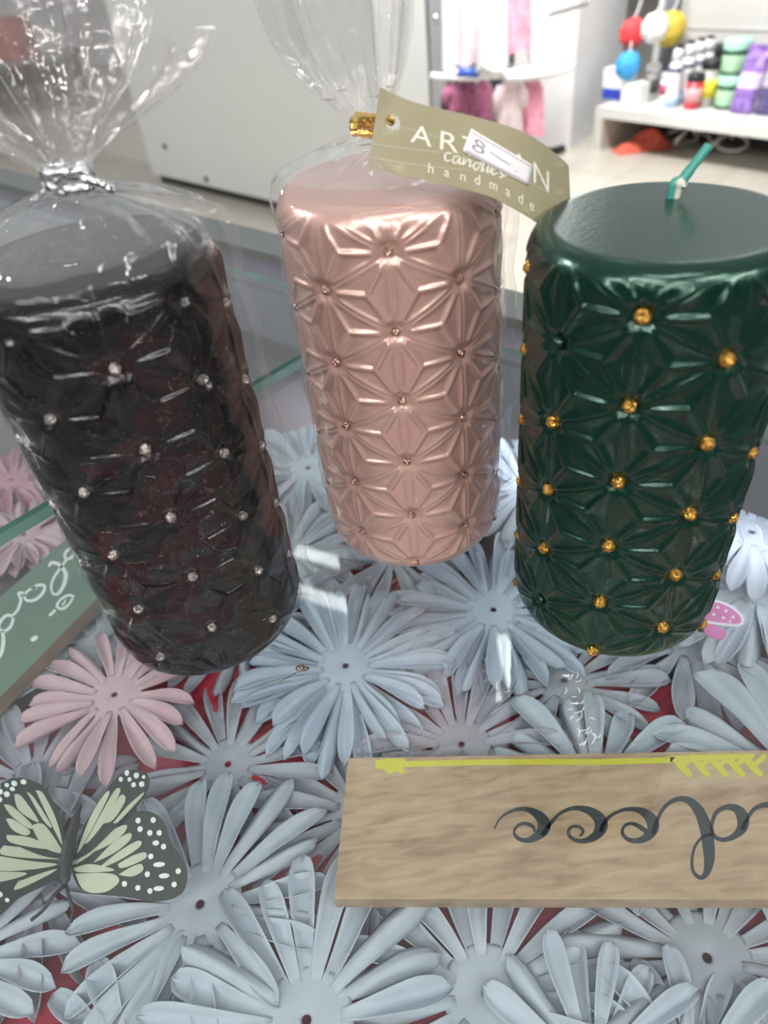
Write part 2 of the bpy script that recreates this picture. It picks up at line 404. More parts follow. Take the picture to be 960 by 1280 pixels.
violet = mat('violet_film', (.26,.15,.46), .3, noise=.5, nscale=35); lav = mat('lavender_print', (.62,.52,.72), .4, noise=.3, nscale=60)
packet(925, 141, 11, 25, 6, violet, lav, 'violet packet with lavender print leaning beside the green jars', 3)
packet(954, 143, 9, 27, 6, mat('dark_violet_film', (.10,.08,.20), .3, noise=.5, nscale=35), mat('grey_print', (.45,.42,.50), .4), 'dark violet packet at the shelf end by the photo edge', 3)
packet(984, 144, 11, 31, 6, violet, mat('red_print', (.6,.08,.06), .4), 'violet packet with red top behind the dark violet one', 4)
def tub(px, py, r, h, mb_, ml, label, cat='tub', lab=None):
    p = onshelf(px, py); t_ = thing('tub', p, label, cat)
    MB().lathe(p, [(r*.92,0),(r,.5),(r,h*.8)], 22).build('body', mb_, t_, smooth=True)
    MB().lathe(p+UP*h*.8, [(r*1.05,0),(r*1.05,h*.18),(r*.9,h*.2)], 22).build('lid', ml, t_, smooth=True)
    if lab: MB().lathe(p, [(r*1.02,h*.2),(r*1.02,h*.6)], 22).build('label_band', lab, t_, smooth=True)
blk = mat('black_plastic', (.02,.02,.025), .4); red = mat('red_label', (.55,.04,.07), .4, noise=.3, nscale=60); yel = mat('yellow_label', (.75,.62,.05), .4); gry = mat('grey_plastic', (.38,.37,.36), .4)
tub(864, 135, 3.8, 15, red, blk, 'small red tub with black lid right of the white sprays', lab=mat('pink_label', (.75,.35,.38), .4))
tub(881, 132, 4.3, 20, gry, blk, 'grey tub with yellow label beside the green jars', lab=yel)
tub(896, 124, 5.0, 24, gry, blk, 'tall grey tub with black lid behind the green jars')
tub(812, 124, 3.3, 16, gry, mat('white_plastic', (.85,.85,.86), .35), 'grey and white tub behind the white carton', lab=mat('charcoal_label', (.06,.06,.06), .5))
tub(829, 124, 2.6, 12, sprayw, sprayw, 'small white tub left of the spray cans', lab=mat('crimson_label', (.5,.1,.18), .5))
# white and blue boxes at the left end
p = onshelf(775, 131)
o = MB().box(p, d*11, nrm*8, UP*10).box(p+d*11.02*.2, d*.3, nrm*-.05, UP*3).build('carton', mat('white_card', (.80,.80,.78), .5)); tag(o, 'small white carton on the left end of the shop shelf', 'box')
p = onshelf(762, 124)
t_ = thing('packing_box', p, 'flat white box with a blue base at the shelf corner', 'box')
MB().box(p-d*5, d*12, nrm*9, UP*5).build('base', mat('royal_blue_card', (.03,.06,.45), .5), t_)
MB().box(p-d*5.2+UP*5, d*14, nrm*9.5-np.array([0,0,0]), UP*9).build('lid', mat('white_card', (.80,.80,.78), .5), t_)
# hanging round scourers / pompons
def blob(name, px, py, Yb, rcm, m, label, sy=.7, strand=26):
    c = aty(px, py, Yb); t_ = thing(name, c, label, 'bath sponge')
    V = []; F = []; n = 28; nz = 16; ph = rng.random()*6
    for i in range(nz+1):
        u = PI*i/nz
        for k in range(n):
            a = 2*PI*k/n; r = rcm*(1+.07*math.sin(5*a+ph)*math.sin(u)+.05*math.sin(9*u+ph+3*a))
            V.append((c[0]+r*math.sin(u)*math.cos(a), c[1]+sy*r*math.sin(u)*math.sin(a), c[2]+r*math.cos(u)))
    for i in range(nz):
        for k in range(n): F.append((i*n+k, (i+1)*n+k, (i+1)*n+(k+1)%n, i*n+(k+1)%n))
    obj('ball', V, F, m, t_)
    if strand: MB().tube(smooth_path([c+UP*rcm*.9, c+UP*(rcm+strand*.3)+np.array([strand*.1,0,0]), c+UP*(rcm+strand)+np.array([strand*.15,strand*.1,0])], 6), .5, 8).build('cord', mat('white_cord', (.7,.68,.68), .7), t_, smooth=True)
HY = (A+nrm*(DEP-30)+d*10)[1]
blob('bath_sponge', 791, 41, HY, 6.2, mat('red_mesh', (.80,.05,.06), .6, noise=.2, nscale=60), 'red round bath sponge hanging left of the white one')
blob('bath_sponge', 819, 35, HY-10, 6.4, mat('white_mesh', (.82,.82,.82), .6, noise=.1, nscale=60), 'white round bath sponge hanging between red and yellow')
blob('bath_sponge', 838, 36, HY+5, 7.6, mat('yellow_mesh', (.62,.47,.06), .6, noise=.2, nscale=60), 'yellow round bath sponge hanging behind the white one')
bp = aty(785, 90, HY)
blob('bath_sponge', 785, 82, HY-5, 6.2, mat('blue_mesh', (.05,.35,.75), .6, noise=.15, nscale=60), 'blue round bath sponge hanging above the white cartons', strand=4)
# under the shelf: red rag and cable
c = atz(806, 186, FL+1)
V = []; F = []; n = 26
for i in range(n):
    for k in range(n):
        x = (i/(n-1)-.5)*2; y = (k/(n-1)-.5)*2; rr = max(0, 1-(x*x+y*y))
        V.append((c[0]+x*15, c[1]+3+y*6.5, FL+.3+10*rr**.7*(.7+.3*math.sin(4*x+2*y))+.6*math.sin(9*x+7*y)*rr))
F = [(i*n+k, i*n+k+1, (i+1)*n+k+1, (i+1)*n+k) for i in range(n-1) for k in range(n-1)]
o = obj('cleaning_cloth', V, F, mat('red_rag', (.62,.11,.07), .8, noise=.3, nscale=30)); tag(o, 'crumpled red cloth on the floor under the low shop shelf', 'cloth')
cb = MB(); P = []
for k in range(60):
    t = k/59; P.append(atz(838+90*t, 180+3*math.sin(t*14)+10*t, FL+2)+np.array([5*math.sin(t*30), 5*math.cos(t*26), 4+4*math.sin(t*21)]))
cb.tube(P, .7, 8)
o = cb.build('cable', mat('pale_cable', (.55,.53,.50), .5), smooth=True); tag(o, 'pale coiled cable lying on the floor under the shop shelf', 'cable')

# ==================================================================== THE GLASS COUNTER
glass = thin_clear('counter_glass', (.93,.96,.95), .015, .0, (.8,.85,.85), 1.0)
gedge = mat('green_glass_edge', (.10,.22,.18), .15, noise=.3, nscale=30)
alu = mat('brushed_aluminium', (.125,.14,.132), .5, .0, noise=.05, nscale=60)
SH = -31.6                                            # shelf board inside
cnt = thing('display_counter', ab(-20, 12, FL), 'glass-topped display counter with aluminium rail, holding flowers under the glass', 'counter')
def pane(name, a0, a1, b0, b1):
    m = MB(); P = [ab(a0,b0,0), ab(a1,b0,0), ab(a1,b1,0), ab(a0,b1,0)]
    m.slab([p[:2] for p in P], GT-.6, GT, 0, 1); return m.build(name, [glass, gedge], cnt)
pane('glass_top', -31.5, 60, -30, 33.0)
pane('glass_top', -150, -31.95, -30, 33.0)
# rail
MB().box(ab(-260,35.9,GT-4), E1*380, E2*3.5, UP*4.3).build('rail', alu, cnt)
MB().box(ab(-260,32.4,GT-5), E1*380, E2*3.5, UP*4.6).build('inner_rail', mat('violet_grey_metal', (.11,.105,.13), .45, .0), cnt)
MB().box(ab(-150,38.2,SH), E1*210, E2*1.0, UP*(GT-5-SH)).build('back_panel', mat('mauve_panel', (.11,.085,.095), .4, noise=.1, nscale=15), cnt)
MB().box(ab(-150,-30,SH-1.5), E1*210, E2*69.2, UP*1.5).build('shelf', mat('mauve_board', (.13,.10,.11), .5, noise=.15, nscale=12), cnt)
MB().box(ab(-150,-30,FL), E1*210, E2*69.2, UP*(SH-1.5-FL)).build('base', mat('counter_base', (.55,.54,.53), .5), cnt)
MB().box(ab(-150,-30.8,FL), E1*210, E2*.8, UP*(GT-FL-.7)).build('front_panel', mat('counter_front', (.5,.5,.5), .5), cnt)

# red satin cloth
n = 120; V = []; a0, a1, b0, b1 = -31, 22, -14, 24
for i in range(n):
    for k in range(n):
        a = a0+(a1-a0)*i/(n-1); b = b0+(b1-b0)*k/(n-1)
        z = .18*math.sin(a*.9+1.3*math.sin(b*.4))+.14*math.sin(b*1.1+a*.35)+.08*math.sin(2.3*a-1.7*b)
        V.append(ab(a, b, SH+.5+z))
F = [(i*n+k, (i+1)*n+k, (i+1)*n+k+1, i*n+k+1) for i in range(n-1) for k in range(n-1)]
o = obj('satin_cloth', V, F, mat('red_satin', (.38,.012,.04), .4, bump=.2, bscale=400, sheen=.4)); tag(o, 'red satin cloth spread under the flowers inside the counter', 'cloth')

# ------------------------------------------------------------------ artificial flowers
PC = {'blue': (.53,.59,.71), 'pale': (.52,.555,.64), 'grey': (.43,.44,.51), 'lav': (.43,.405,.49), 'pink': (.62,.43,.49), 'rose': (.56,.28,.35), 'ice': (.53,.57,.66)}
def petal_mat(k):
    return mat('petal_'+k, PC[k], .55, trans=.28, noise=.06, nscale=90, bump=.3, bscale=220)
def flower(px, py, z, R, n, col, label, rot=0., cup=.10, seed=0, wide=1., lift=.0, double=False):
    r_ = random.Random(seed*7+3)
    c = atz(px, py, z); V = []; F = []
    hub, hole = .25*R, .028*R
    nr = max(n*2, 32)
    prof = [(hole, -.02), (hole*1.6, .05), (hub*.6, .02), (hub, .0), (hub*1.12, -.03)]
    for (r, zz) in prof:
        for k in range(nr):
            a = 2*PI*k/nr; V.append((c[0]+r*math.cos(a), c[1]+r*math.sin(a), c[2]+zz+.015*R*math.sin(n*a+rot)*(r/hub)**2))
    for i in range(len(prof)-1):
        for k in range(nr): F.append((i*nr+k, (i+1)*nr+k, (i+1)*nr+(k+1)%nr, i*nr+(k+1)%nr))
    layers = [(n, 0., 1.)] + ([(n, -.22, 1.05)] if double else [])
    for (nn, dz, sc_) in layers:
        for k in range(nn):
            ang = rot + 2*PI*(k+(.5 if dz else 0))/nn + r_.uniform(-.06,.06)
            Lp = R*sc_*r_.uniform(.86,1.06); W = wide*R*sc_*(1.95/nn+.022)*r_.uniform(.85,1.15)
            lf = lift+r_.uniform(-.07,.17); tw = r_.uniform(-.45,.45); cu = cup*r_.choice((1,1,1,-1))*r_.uniform(.9,2.3); bend = r_.uniform(-.10,.10); droop = r_.uniform(.05,.22)
            zk = dz + (.16 if k % 2 else -.08)
            u0 = len(V); NL, NW = 13, 6
            for i in range(NL+1):
                t = i/NL; s = hub*.8+(Lp-hub*.8)*t
                b0_ = PI*hub*.80/nn*.94/(W*.62)
                wprof = (b0_+(1.10-b0_)*min(1, t/.66)**.9)*(math.sqrt(max(0, 1-((t-.66)/.34)**2.4)) if t > .66 else 1.)
                wprof *= W*.62
                for j in range(NW+1):
                    q = (j/NW-.5)*2
                    x = s - .04*R*abs(q)**2*(t > .6)*0; y = q*wprof + bend*R*t*t
                    zz = lf*R*t*.6 - droop*R*max(0, t-.55)**2*1.6 + cu*R*.55*(q*q-.4)*min(1, t*2.2)*(wprof/(W*.62)) + tw*q*wprof*t*.5 + zk*min(1, .12+t*3)*(1-.2*t) + .012*R*math.cos(q*PI*1.5)*t
                    V.append((c[0]+x*math.cos(ang)-y*math.sin(ang), c[1]+x*math.sin(ang)+y*math.cos(ang), c[2]+zz))
            for i in range(NL):
                for j in range(NW):
                    a_ = u0+i*(NW+1)+j; F.append((a_, a_+NW+1, a_+NW+2, a_+1))
    o = obj('artificial_flower', V, F, petal_mat(col), origin=tuple(c), thick=.03)
    tag(o, label, 'artificial flower', 'artificial flowers under the counter glass'); return o
FZ = SH+1.35
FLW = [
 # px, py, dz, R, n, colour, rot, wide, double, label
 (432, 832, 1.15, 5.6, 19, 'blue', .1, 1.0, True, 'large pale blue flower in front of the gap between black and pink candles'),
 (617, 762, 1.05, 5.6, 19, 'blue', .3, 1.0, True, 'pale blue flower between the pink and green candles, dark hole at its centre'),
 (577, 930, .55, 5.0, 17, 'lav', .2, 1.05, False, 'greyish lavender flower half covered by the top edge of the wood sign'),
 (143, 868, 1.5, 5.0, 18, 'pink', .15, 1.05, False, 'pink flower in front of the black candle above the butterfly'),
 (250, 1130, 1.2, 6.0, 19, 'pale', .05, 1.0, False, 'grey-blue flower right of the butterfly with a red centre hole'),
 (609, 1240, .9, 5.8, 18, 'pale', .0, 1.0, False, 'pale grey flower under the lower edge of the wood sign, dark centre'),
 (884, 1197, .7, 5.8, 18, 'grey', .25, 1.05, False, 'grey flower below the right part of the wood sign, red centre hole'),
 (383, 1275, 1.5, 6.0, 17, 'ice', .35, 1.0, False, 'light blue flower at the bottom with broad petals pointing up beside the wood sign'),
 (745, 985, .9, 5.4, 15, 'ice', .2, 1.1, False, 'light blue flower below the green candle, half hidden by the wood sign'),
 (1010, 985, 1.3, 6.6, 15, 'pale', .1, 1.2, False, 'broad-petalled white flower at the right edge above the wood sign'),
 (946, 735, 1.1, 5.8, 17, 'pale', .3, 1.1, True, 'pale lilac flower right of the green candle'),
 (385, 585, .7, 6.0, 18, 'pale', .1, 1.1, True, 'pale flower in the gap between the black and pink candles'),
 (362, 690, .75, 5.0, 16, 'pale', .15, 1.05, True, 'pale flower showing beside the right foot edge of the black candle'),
 (185, 735, .45, 5.2, 16, 'grey', .1, 1.05, False, 'added grey flower hidden under the black candle next to the green sign'),  # hidden flower added to cover red cloth mirrored in the black candle
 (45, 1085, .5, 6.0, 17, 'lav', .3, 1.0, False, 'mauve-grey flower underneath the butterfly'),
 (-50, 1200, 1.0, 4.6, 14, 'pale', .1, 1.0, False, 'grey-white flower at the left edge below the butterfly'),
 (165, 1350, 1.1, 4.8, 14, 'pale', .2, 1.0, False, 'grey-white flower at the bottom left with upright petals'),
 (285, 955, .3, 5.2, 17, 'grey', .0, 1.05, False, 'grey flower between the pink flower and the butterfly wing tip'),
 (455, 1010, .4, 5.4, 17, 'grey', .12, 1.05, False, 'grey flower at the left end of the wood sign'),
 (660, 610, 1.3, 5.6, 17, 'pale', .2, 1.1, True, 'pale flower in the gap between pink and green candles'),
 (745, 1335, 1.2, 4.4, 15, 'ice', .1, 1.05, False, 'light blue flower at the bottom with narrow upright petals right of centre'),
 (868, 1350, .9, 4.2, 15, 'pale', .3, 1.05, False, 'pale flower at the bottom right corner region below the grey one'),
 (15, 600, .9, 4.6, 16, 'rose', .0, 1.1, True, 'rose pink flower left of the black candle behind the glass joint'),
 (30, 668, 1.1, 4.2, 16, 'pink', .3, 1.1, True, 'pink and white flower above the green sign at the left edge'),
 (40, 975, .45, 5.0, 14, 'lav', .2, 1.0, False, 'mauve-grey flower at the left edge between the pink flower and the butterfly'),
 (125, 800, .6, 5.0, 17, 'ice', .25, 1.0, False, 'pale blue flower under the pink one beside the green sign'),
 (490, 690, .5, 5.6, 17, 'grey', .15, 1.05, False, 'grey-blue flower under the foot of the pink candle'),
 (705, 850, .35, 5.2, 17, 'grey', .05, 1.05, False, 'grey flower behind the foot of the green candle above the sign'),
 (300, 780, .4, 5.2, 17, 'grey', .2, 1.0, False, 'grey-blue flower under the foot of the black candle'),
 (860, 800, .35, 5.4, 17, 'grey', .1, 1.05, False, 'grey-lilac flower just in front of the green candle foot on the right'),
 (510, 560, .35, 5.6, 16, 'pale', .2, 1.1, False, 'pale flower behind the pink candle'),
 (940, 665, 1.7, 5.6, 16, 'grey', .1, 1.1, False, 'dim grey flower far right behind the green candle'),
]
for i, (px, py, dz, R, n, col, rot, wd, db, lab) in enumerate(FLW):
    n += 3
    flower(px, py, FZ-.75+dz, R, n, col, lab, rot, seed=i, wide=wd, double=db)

# ------------------------------------------------------------------ wood sign
def wood_mat():
    m = bpy.data.materials.new('sign_wood'); m.use_nodes = True; nt = m.node_tree; b = nt.nodes['Principled BSDF']
    tc = nd(nt, 'ShaderNodeTexCoord'); mp = nd(nt, 'ShaderNodeMapping'); mp.inputs['Scale'].default_value = (35, 170, 60); mp.inputs['Rotation'].default_value = (0,0,math.radians(7))
    nz = nd(nt, 'ShaderNodeTexNoise'); nz.inputs['Scale'].default_value = 1.6; nz.inputs['Detail'].default_value = 6; nz.inputs['Distortion'].default_value = .6
    mp2 = nd(nt, 'ShaderNodeMapping'); mp2.inputs['Scale'].default_value = (9, 55, 30); mp2.inputs['Rotation'].default_value = (0,0,math.radians(7))
    n2 = nd(nt, 'ShaderNodeTexNoise'); n2.inputs['Scale'].default_value = 1.2; n2.inputs['Detail'].default_value = 3
    r = nd(nt, 'ShaderNodeValToRGB'); e = r.color_ramp.elements
    e[0].position = .32; e[0].color = (.24,.145,.09,1); e[1].position = .66; e[1].color = (.50,.36,.24,1)
    k = e.new(.5); k.color = (.40,.27,.175,1)
    mx = nd(nt, 'ShaderNodeMix', data_type='FLOAT'); mx.inputs[0].default_value = .4
    L = nt.links.new
    L(tc.outputs['Object'], mp.inputs[0]); L(mp.outputs[0], nz.inputs['Vector']); L(tc.outputs['Object'], mp2.inputs[0]); L(mp2.outputs[0], n2.inputs['Vector'])
    L(nz.outputs['Fac'], mx.inputs[2]); L(n2.outputs['Fac'], mx.inputs[3]); L(mx.outputs[0], r.inputs['Fac']); L(r.outputs['Color'], b.inputs['Base Color'])
    b.inputs['Roughness'].default_value = .5
    return m
SZ = FZ+1.9                                           # top face of the sign
def sgn(cx, cy, h): 
    p = atz(400+cx/1.714, 900+cy/1.714, SZ); return (p[0], p[1], SZ+h)
tl, tr, brc, bl = (np.array(sgn(*q, 0)) for q in ((60,82), (1230,60), (1230,385), (30,384)))
sign = thing('wooden_sign', (tl+brc)/2-UP*.9, 'light wooden sign with black script and yellow arrow, lying upside down under the glass', 'sign')
bd = MB().slab([p[:2] for p in (bl, brc, tr, tl)], SZ-.75, SZ)
bd.build('board', wood_mat(), sign)
ink = mat('black_ink', (.035,.037,.042), .45)
lt = MB()
ST = [
 [(374,233,3),(385,212,4),(405,198,6),(430,191,8),(455,196,14),(475,212,24),(480,230,28),(468,247,20),(445,258,11),(425,254,8),(416,242,6),(422,228,6),(438,222,7),(456,229,7),(460,240,5)],
 [(476,248,10),(494,222,8),(515,200,7),(545,189,9),(575,194,16),(597,210,25),(602,230,28),(588,250,18),(562,260,10),(540,254,8),(532,240,7),(540,229,6),(555,229,6),(564,239,6),(557,249,4)],
 [(600,240,10),(614,214,8),(632,200,7),(655,192,8),(682,193,12),(704,206,22),(714,226,26),(706,246,20),(685,258,13),(662,257,9),(648,243,7),(652,228,6),(668,222,7),(686,230,10),(700,240,10)],
 [(714,244,10),(722,215,8),(740,185,8),(765,170,10),(790,173,15),(812,195,22),(826,230,26),(832,265,26),(834,300,22),(828,328,14),(815,338,9),(800,325,7),(797,300,6),(804,270,6),(822,250,6),(840,246,6)],
 [(838,228,8),(848,200,9),(870,187,11),(893,191,18),(906,210,26),(904,232,22),(886,250,13),(862,257,9),(844,248,8),(838,228,8)],
 [(904,236,9),(918,207,8),(935,188,9),(962,182,13),(985,192,20),(1000,220,24),(998,250,20)],
]
for s_ in ST: ribbon(lt, s_, sgn, .02)
lt.build('lettering', ink, sign)
yl = MB()
ribbon(yl, [(178,95,12),(300,92,12),(450,90,12),(600,90,12),(760,86,12)], sgn, .02)
patch(yl, [(118,88),(140,84),(150,83),(185,84),(178,98),(182,116),(160,110),(150,118),(138,106),(120,104)][::-1], sgn, .022)
for x in (760,800,838,874,912):
    ribbon(yl, [(x,82,16),(x+18,104,15),(x+34,120,13)], sgn, .024)
    ribbon(yl, [(x+14,100,10),(x+34,84,12),(x+42,74,10)], sgn, .026)
ribbon(yl, [(750,84,13),(850,80,12),(930,78,10)], sgn, .02)
yl.build('arrow_motif', mat('yellow_paint', (.55,.50,.06), .5), sign)

# ------------------------------------------------------------------ green sign
GZ = FZ+1.5
def gsg(cx, cy, h):
    p = atz(cx/3.2, 500+cy/3.2, GZ); return (p[0], p[1], GZ+h)
t0, t1 = np.array(gsg(0,790,0)), np.array(gsg(275,545,0)); b0, b1 = np.array(gsg(0,1195,0)), np.array(gsg(385,795,0))
dt = (t1-t0)/np.linalg.norm(t1-t0)
gsn = thing('green_sign', (t0+b1)/2-UP*.7, 'green painted sign with white script at the left edge under the glass', 'sign')
P = [t0-dt*9, b0-dt*9, b1+dt*3.4, t1+dt*3.4]
MB().slab([p[:2] for p in P], GZ-.9, GZ, 0, 1).build('board', [mat('sage_paint', (.10,.155,.12), .5, noise=.08, nscale=40), mat('raw_wood_edge', (.24,.17,.12), .6, noise=.2, nscale=80)], gsn)
lt = MB()
for s_ in [
 [(312,575,10),(285,590,11),(262,612,11),(262,634,10),(284,632,10),(300,610,10),(306,590,9)],
 [(196,668,8),(206,652,12),(235,658,14),(262,692,17),(258,735,16),(236,772,13),(214,776,10),(205,748,10),(216,712,10),(240,676,10),(266,640,9)],
 [(128,760,8),(150,742,11),(178,744,11),(172,772,13),(140,800,12),(108,802,11),(98,782,9),(118,760,9),(146,750,9)],
 [(98,785,10),(90,772,10),(74,775,10),(84,800,12),(72,838,11),(52,862,10)],
 [(52,866,12),(28,862,12),(4,884,13),(-4,912,12),(18,925,12),(44,905,12),(54,872,11)],
 [(10,925,13),(14,960,15),(8,1005,15),(-8,1035,12),(-20,1020,9)],
 [(298,786,9),(272,782,9),(242,800,9),(228,826,10),(250,836,10),(276,818,9),(292,792,9)],
 [(222,840,10),(206,856,11),(196,862,8)],
 [(124,962,12),(136,956,18),(150,946,12)],
 [(262,798,6),(258,812,7),(248,822,6)],
]: ribbon(lt, s_, gsg, .02)
lt.build('lettering', mat('white_paint_script', (.62,.64,.62), .5), gsn)

# ------------------------------------------------------------------ butterflies
BZ = FZ+2.0
def bfm(cx, cy, h):
    """wings lifted a little from the body outwards"""
    p = atz(cx/2.2857, 930+cy/2.2857, BZ); l = abs(cx-205)/300.
    return (p[0], p[1], BZ+h+.55*min(1.2, l)**1.3)
bf = thing('butterfly', bfm(200, 330, -.4), 'cream and black ornamental butterfly with white-dotted wings beside the pink flower', 'butterfly')
wb, wc, wd_ = mat('wing_black', (.022,.024,.022), .5), mat('wing_cream', (.43,.435,.335), .5, noise=.08, nscale=60), mat('wing_dot', (.66,.68,.66), .5)
def grid_poly(mb, poly, mapper, h, m=0):
    """triangulated fan-free polygon: smooth outline then strips to the centroid so the wing can curve"""
    Q = [q[:2] for q in smooth_path([(*p, 0) for p in poly+[poly[0]]], 5)][:-1]; n = len(Q); cc = np.mean(Q, 0); R = 5
    V = []; 
    for r in range(R):
        s_ = 1-r/R
        V += [mapper(*(cc+(q-cc)*s_), h) for q in Q]
    V.append(mapper(*cc, h)); F = []
    for r in range(R-1):
        for i in range(n): F.append((r*n+i, r*n+(i+1)%n, (r+1)*n+(i+1)%n, (r+1)*n+i))
    for i in range(n): F.append(((R-1)*n+i, (R-1)*n+(i+1)%n, R*n))
    b = len(V); V += [mapper(*q, h-.05) for q in Q]; F += [(i, b+i, b+(i+1)%n, (i+1)%n) for i in range(n)]
    mb.add(V, F, m)
def dots(mb, D, mapper, h, r=8):
    for q in D:
        rx, ry = (q[2], q[3]) if len(q) > 2 else (r, r)
        patch(mb, [(q[0]+rx*math.cos(2*PI*k/10), q[1]+ry*math.sin(2*PI*k/10)) for k in range(10)], mapper, h, 2)
def wing(name, outline, cells, dd, h):
    m = MB(); grid_poly(m, outline, bfm, h)
    for c_ in cells: grid_poly(m, c_, bfm, h+.035, 1)
    dots(m, dd, bfm, h+.04)
    return m.build(name, [wb, wc, wd_], bf, smooth=False)
wing('forewing', [(208,335),(245,235),(300,150),(345,100),(390,85),(428,100),(435,135),(415,168),(380,205),(325,255),(260,312)],
     [[(222,315),(262,215),(305,150),(318,152),(280,225),(238,298)], [(246,290),(292,210),(335,142),(350,148),(308,225),(262,280)], [(300,235),(345,165),(362,158),(364,178),(330,225)], [(330,235),(372,190),(418,155),(415,165),(385,195),(345,232)]],
     [(370,95,7,8),(398,104,8,8),(414,130,8,8),(390,130,7,7),(378,114,6,6),(352,112,6,7),(420,110,5,5)], .08)
wing('hindwing', [(205,348),(260,312),(325,255),(392,206),(440,208),(478,238),(500,300),(532,345),(548,392),(534,440),(490,460),(430,460),(380,446),(310,432),(240,420),(212,385)],
     [[(216,345),(250,300),(300,242),(318,236),(312,268),(262,318)], [(262,312),(318,258),(362,240),(368,252),(340,280),(290,304)], [(270,342),(325,290),(376,264),(378,284),(330,318)], [(280,362),(345,315),(402,288),(408,304),(345,340)], [(342,350),(385,330),(422,322),(425,338),(385,355),(350,362)], [(345,380),(385,360),(412,355),(416,374),(382,388)], [(216,372),(280,372),(332,380),(345,402),(302,428),(242,420)], [(210,356),(262,346),(332,366),(280,370),(222,366)]],
     [(402,230),(447,232),(408,255),(437,268),(465,270),(455,298,10,7),(478,310),(440,335),(465,360,18,7),(430,385),(480,393,16,7),(522,383),(362,408),(402,422),(438,433),(464,428,16,7),(510,420)], 0.)
wing('forewing', [(190,330),(178,220),(142,145),(110,116),(60,106),(18,122),(-20,160),(-40,220),(0,268),(60,300),(130,325)],
     [[(108,140),(130,150),(165,222),(182,292),(160,252)], [(84,146),(104,162),(152,240),(130,226)], [(50,156),(70,160),(116,226),(94,222),(60,196)], [(22,186),(45,190),(96,236),(90,250),(42,216)], [(96,242),(130,236),(174,296),(180,316),(130,300)], [(28,226),(50,228),(92,256),(80,270),(46,256)], [(30,272),(95,276),(150,302),(110,304),(40,292)]],
     [(75,118,8,7),(50,124),(45,140,7,6),(30,156),(12,150),(5,134),(10,172),(30,130,6,6)], .08)
wing('hindwing', [(188,345),(130,325),(60,300),(0,270),(-60,300),(-85,400),(-60,480),(0,500),(60,445),(130,405),(178,372)],
     [[(20,300),(100,306),(184,326),(120,332),(15,326)], [(0,330),(90,340),(166,346),(80,366),(0,370)], [(-10,376),(80,374),(50,392),(-10,406)], [(60,400),(130,370),(165,360),(110,395),(50,425)]],
     [(-20,420),(10,440),(-5,470),(30,455,6,6)], 0.)
MB().tube(smooth_path([bfm(234,180,.2), bfm(222,235,.3), bfm(208,300,.38), bfm(196,360,.35), bfm(190,410,.2)], 6), [.08]+[.12]*4+[.2]*6+[.26]*8+[.22]*4+[.12]*2, 10).build('body', wb, bf, smooth=True)
for P in ([(190,408),(165,445),(130,480),(96,512)], [(194,412),(206,445),(212,480),(206,512)]):
    MB().tube(smooth_path([bfm(x, y, .12+.25*(i == 1)) for i, (x, y) in enumerate(P)], 5), .07, 8).build('antenna', wb, bf, smooth=True)
# pink dotted butterfly by the green candle
PZ = FZ+1.6
def pbm(cx, cy, h):
    p = atz(640+cx/3., 700+cy/3., PZ); return (p[0], p[1], PZ+h+.2*abs(cx-715)/140.)
pb = thing('butterfly', pbm(715, 220, -.3), 'pink butterfly with white dots half hidden behind the foot of the green candle', 'butterfly')
pk = mat('pink_wing', (.58,.16,.40), .5, noise=.12, nscale=80)
m = MB(); grid_poly(m, [(700,150),(760,152),(815,175),(855,210),(868,240),(850,258),(790,250),(735,238),(700,225)], pbm, 0, 1); grid_poly(m, [(704,160),(760,162),(808,182),(845,214),(856,238),(842,248),(790,241),(735,229),(704,218)], pbm, .03, 0)
dots(m, [(770,185,6,5),(800,200,6,5),(825,225,6,5),(790,225,6,5),(755,210,6,5),(815,240,5,4),(740,180,5,4)], pbm, .07)
m.build('wing', [pk, mat('wing_rim_white', (.72,.66,.72), .5), wd_], pb)
m = MB(); grid_poly(m, [(712,228),(760,246),(800,275),(790,300),(745,290),(712,262)][::-1], pbm, -.03, 0); m.build('wing', [pk], pb)
MB().tube([pbm(712,150,.1), pbm(706,270,.1)], .14, 8).build('body', wb, pb, smooth=True)

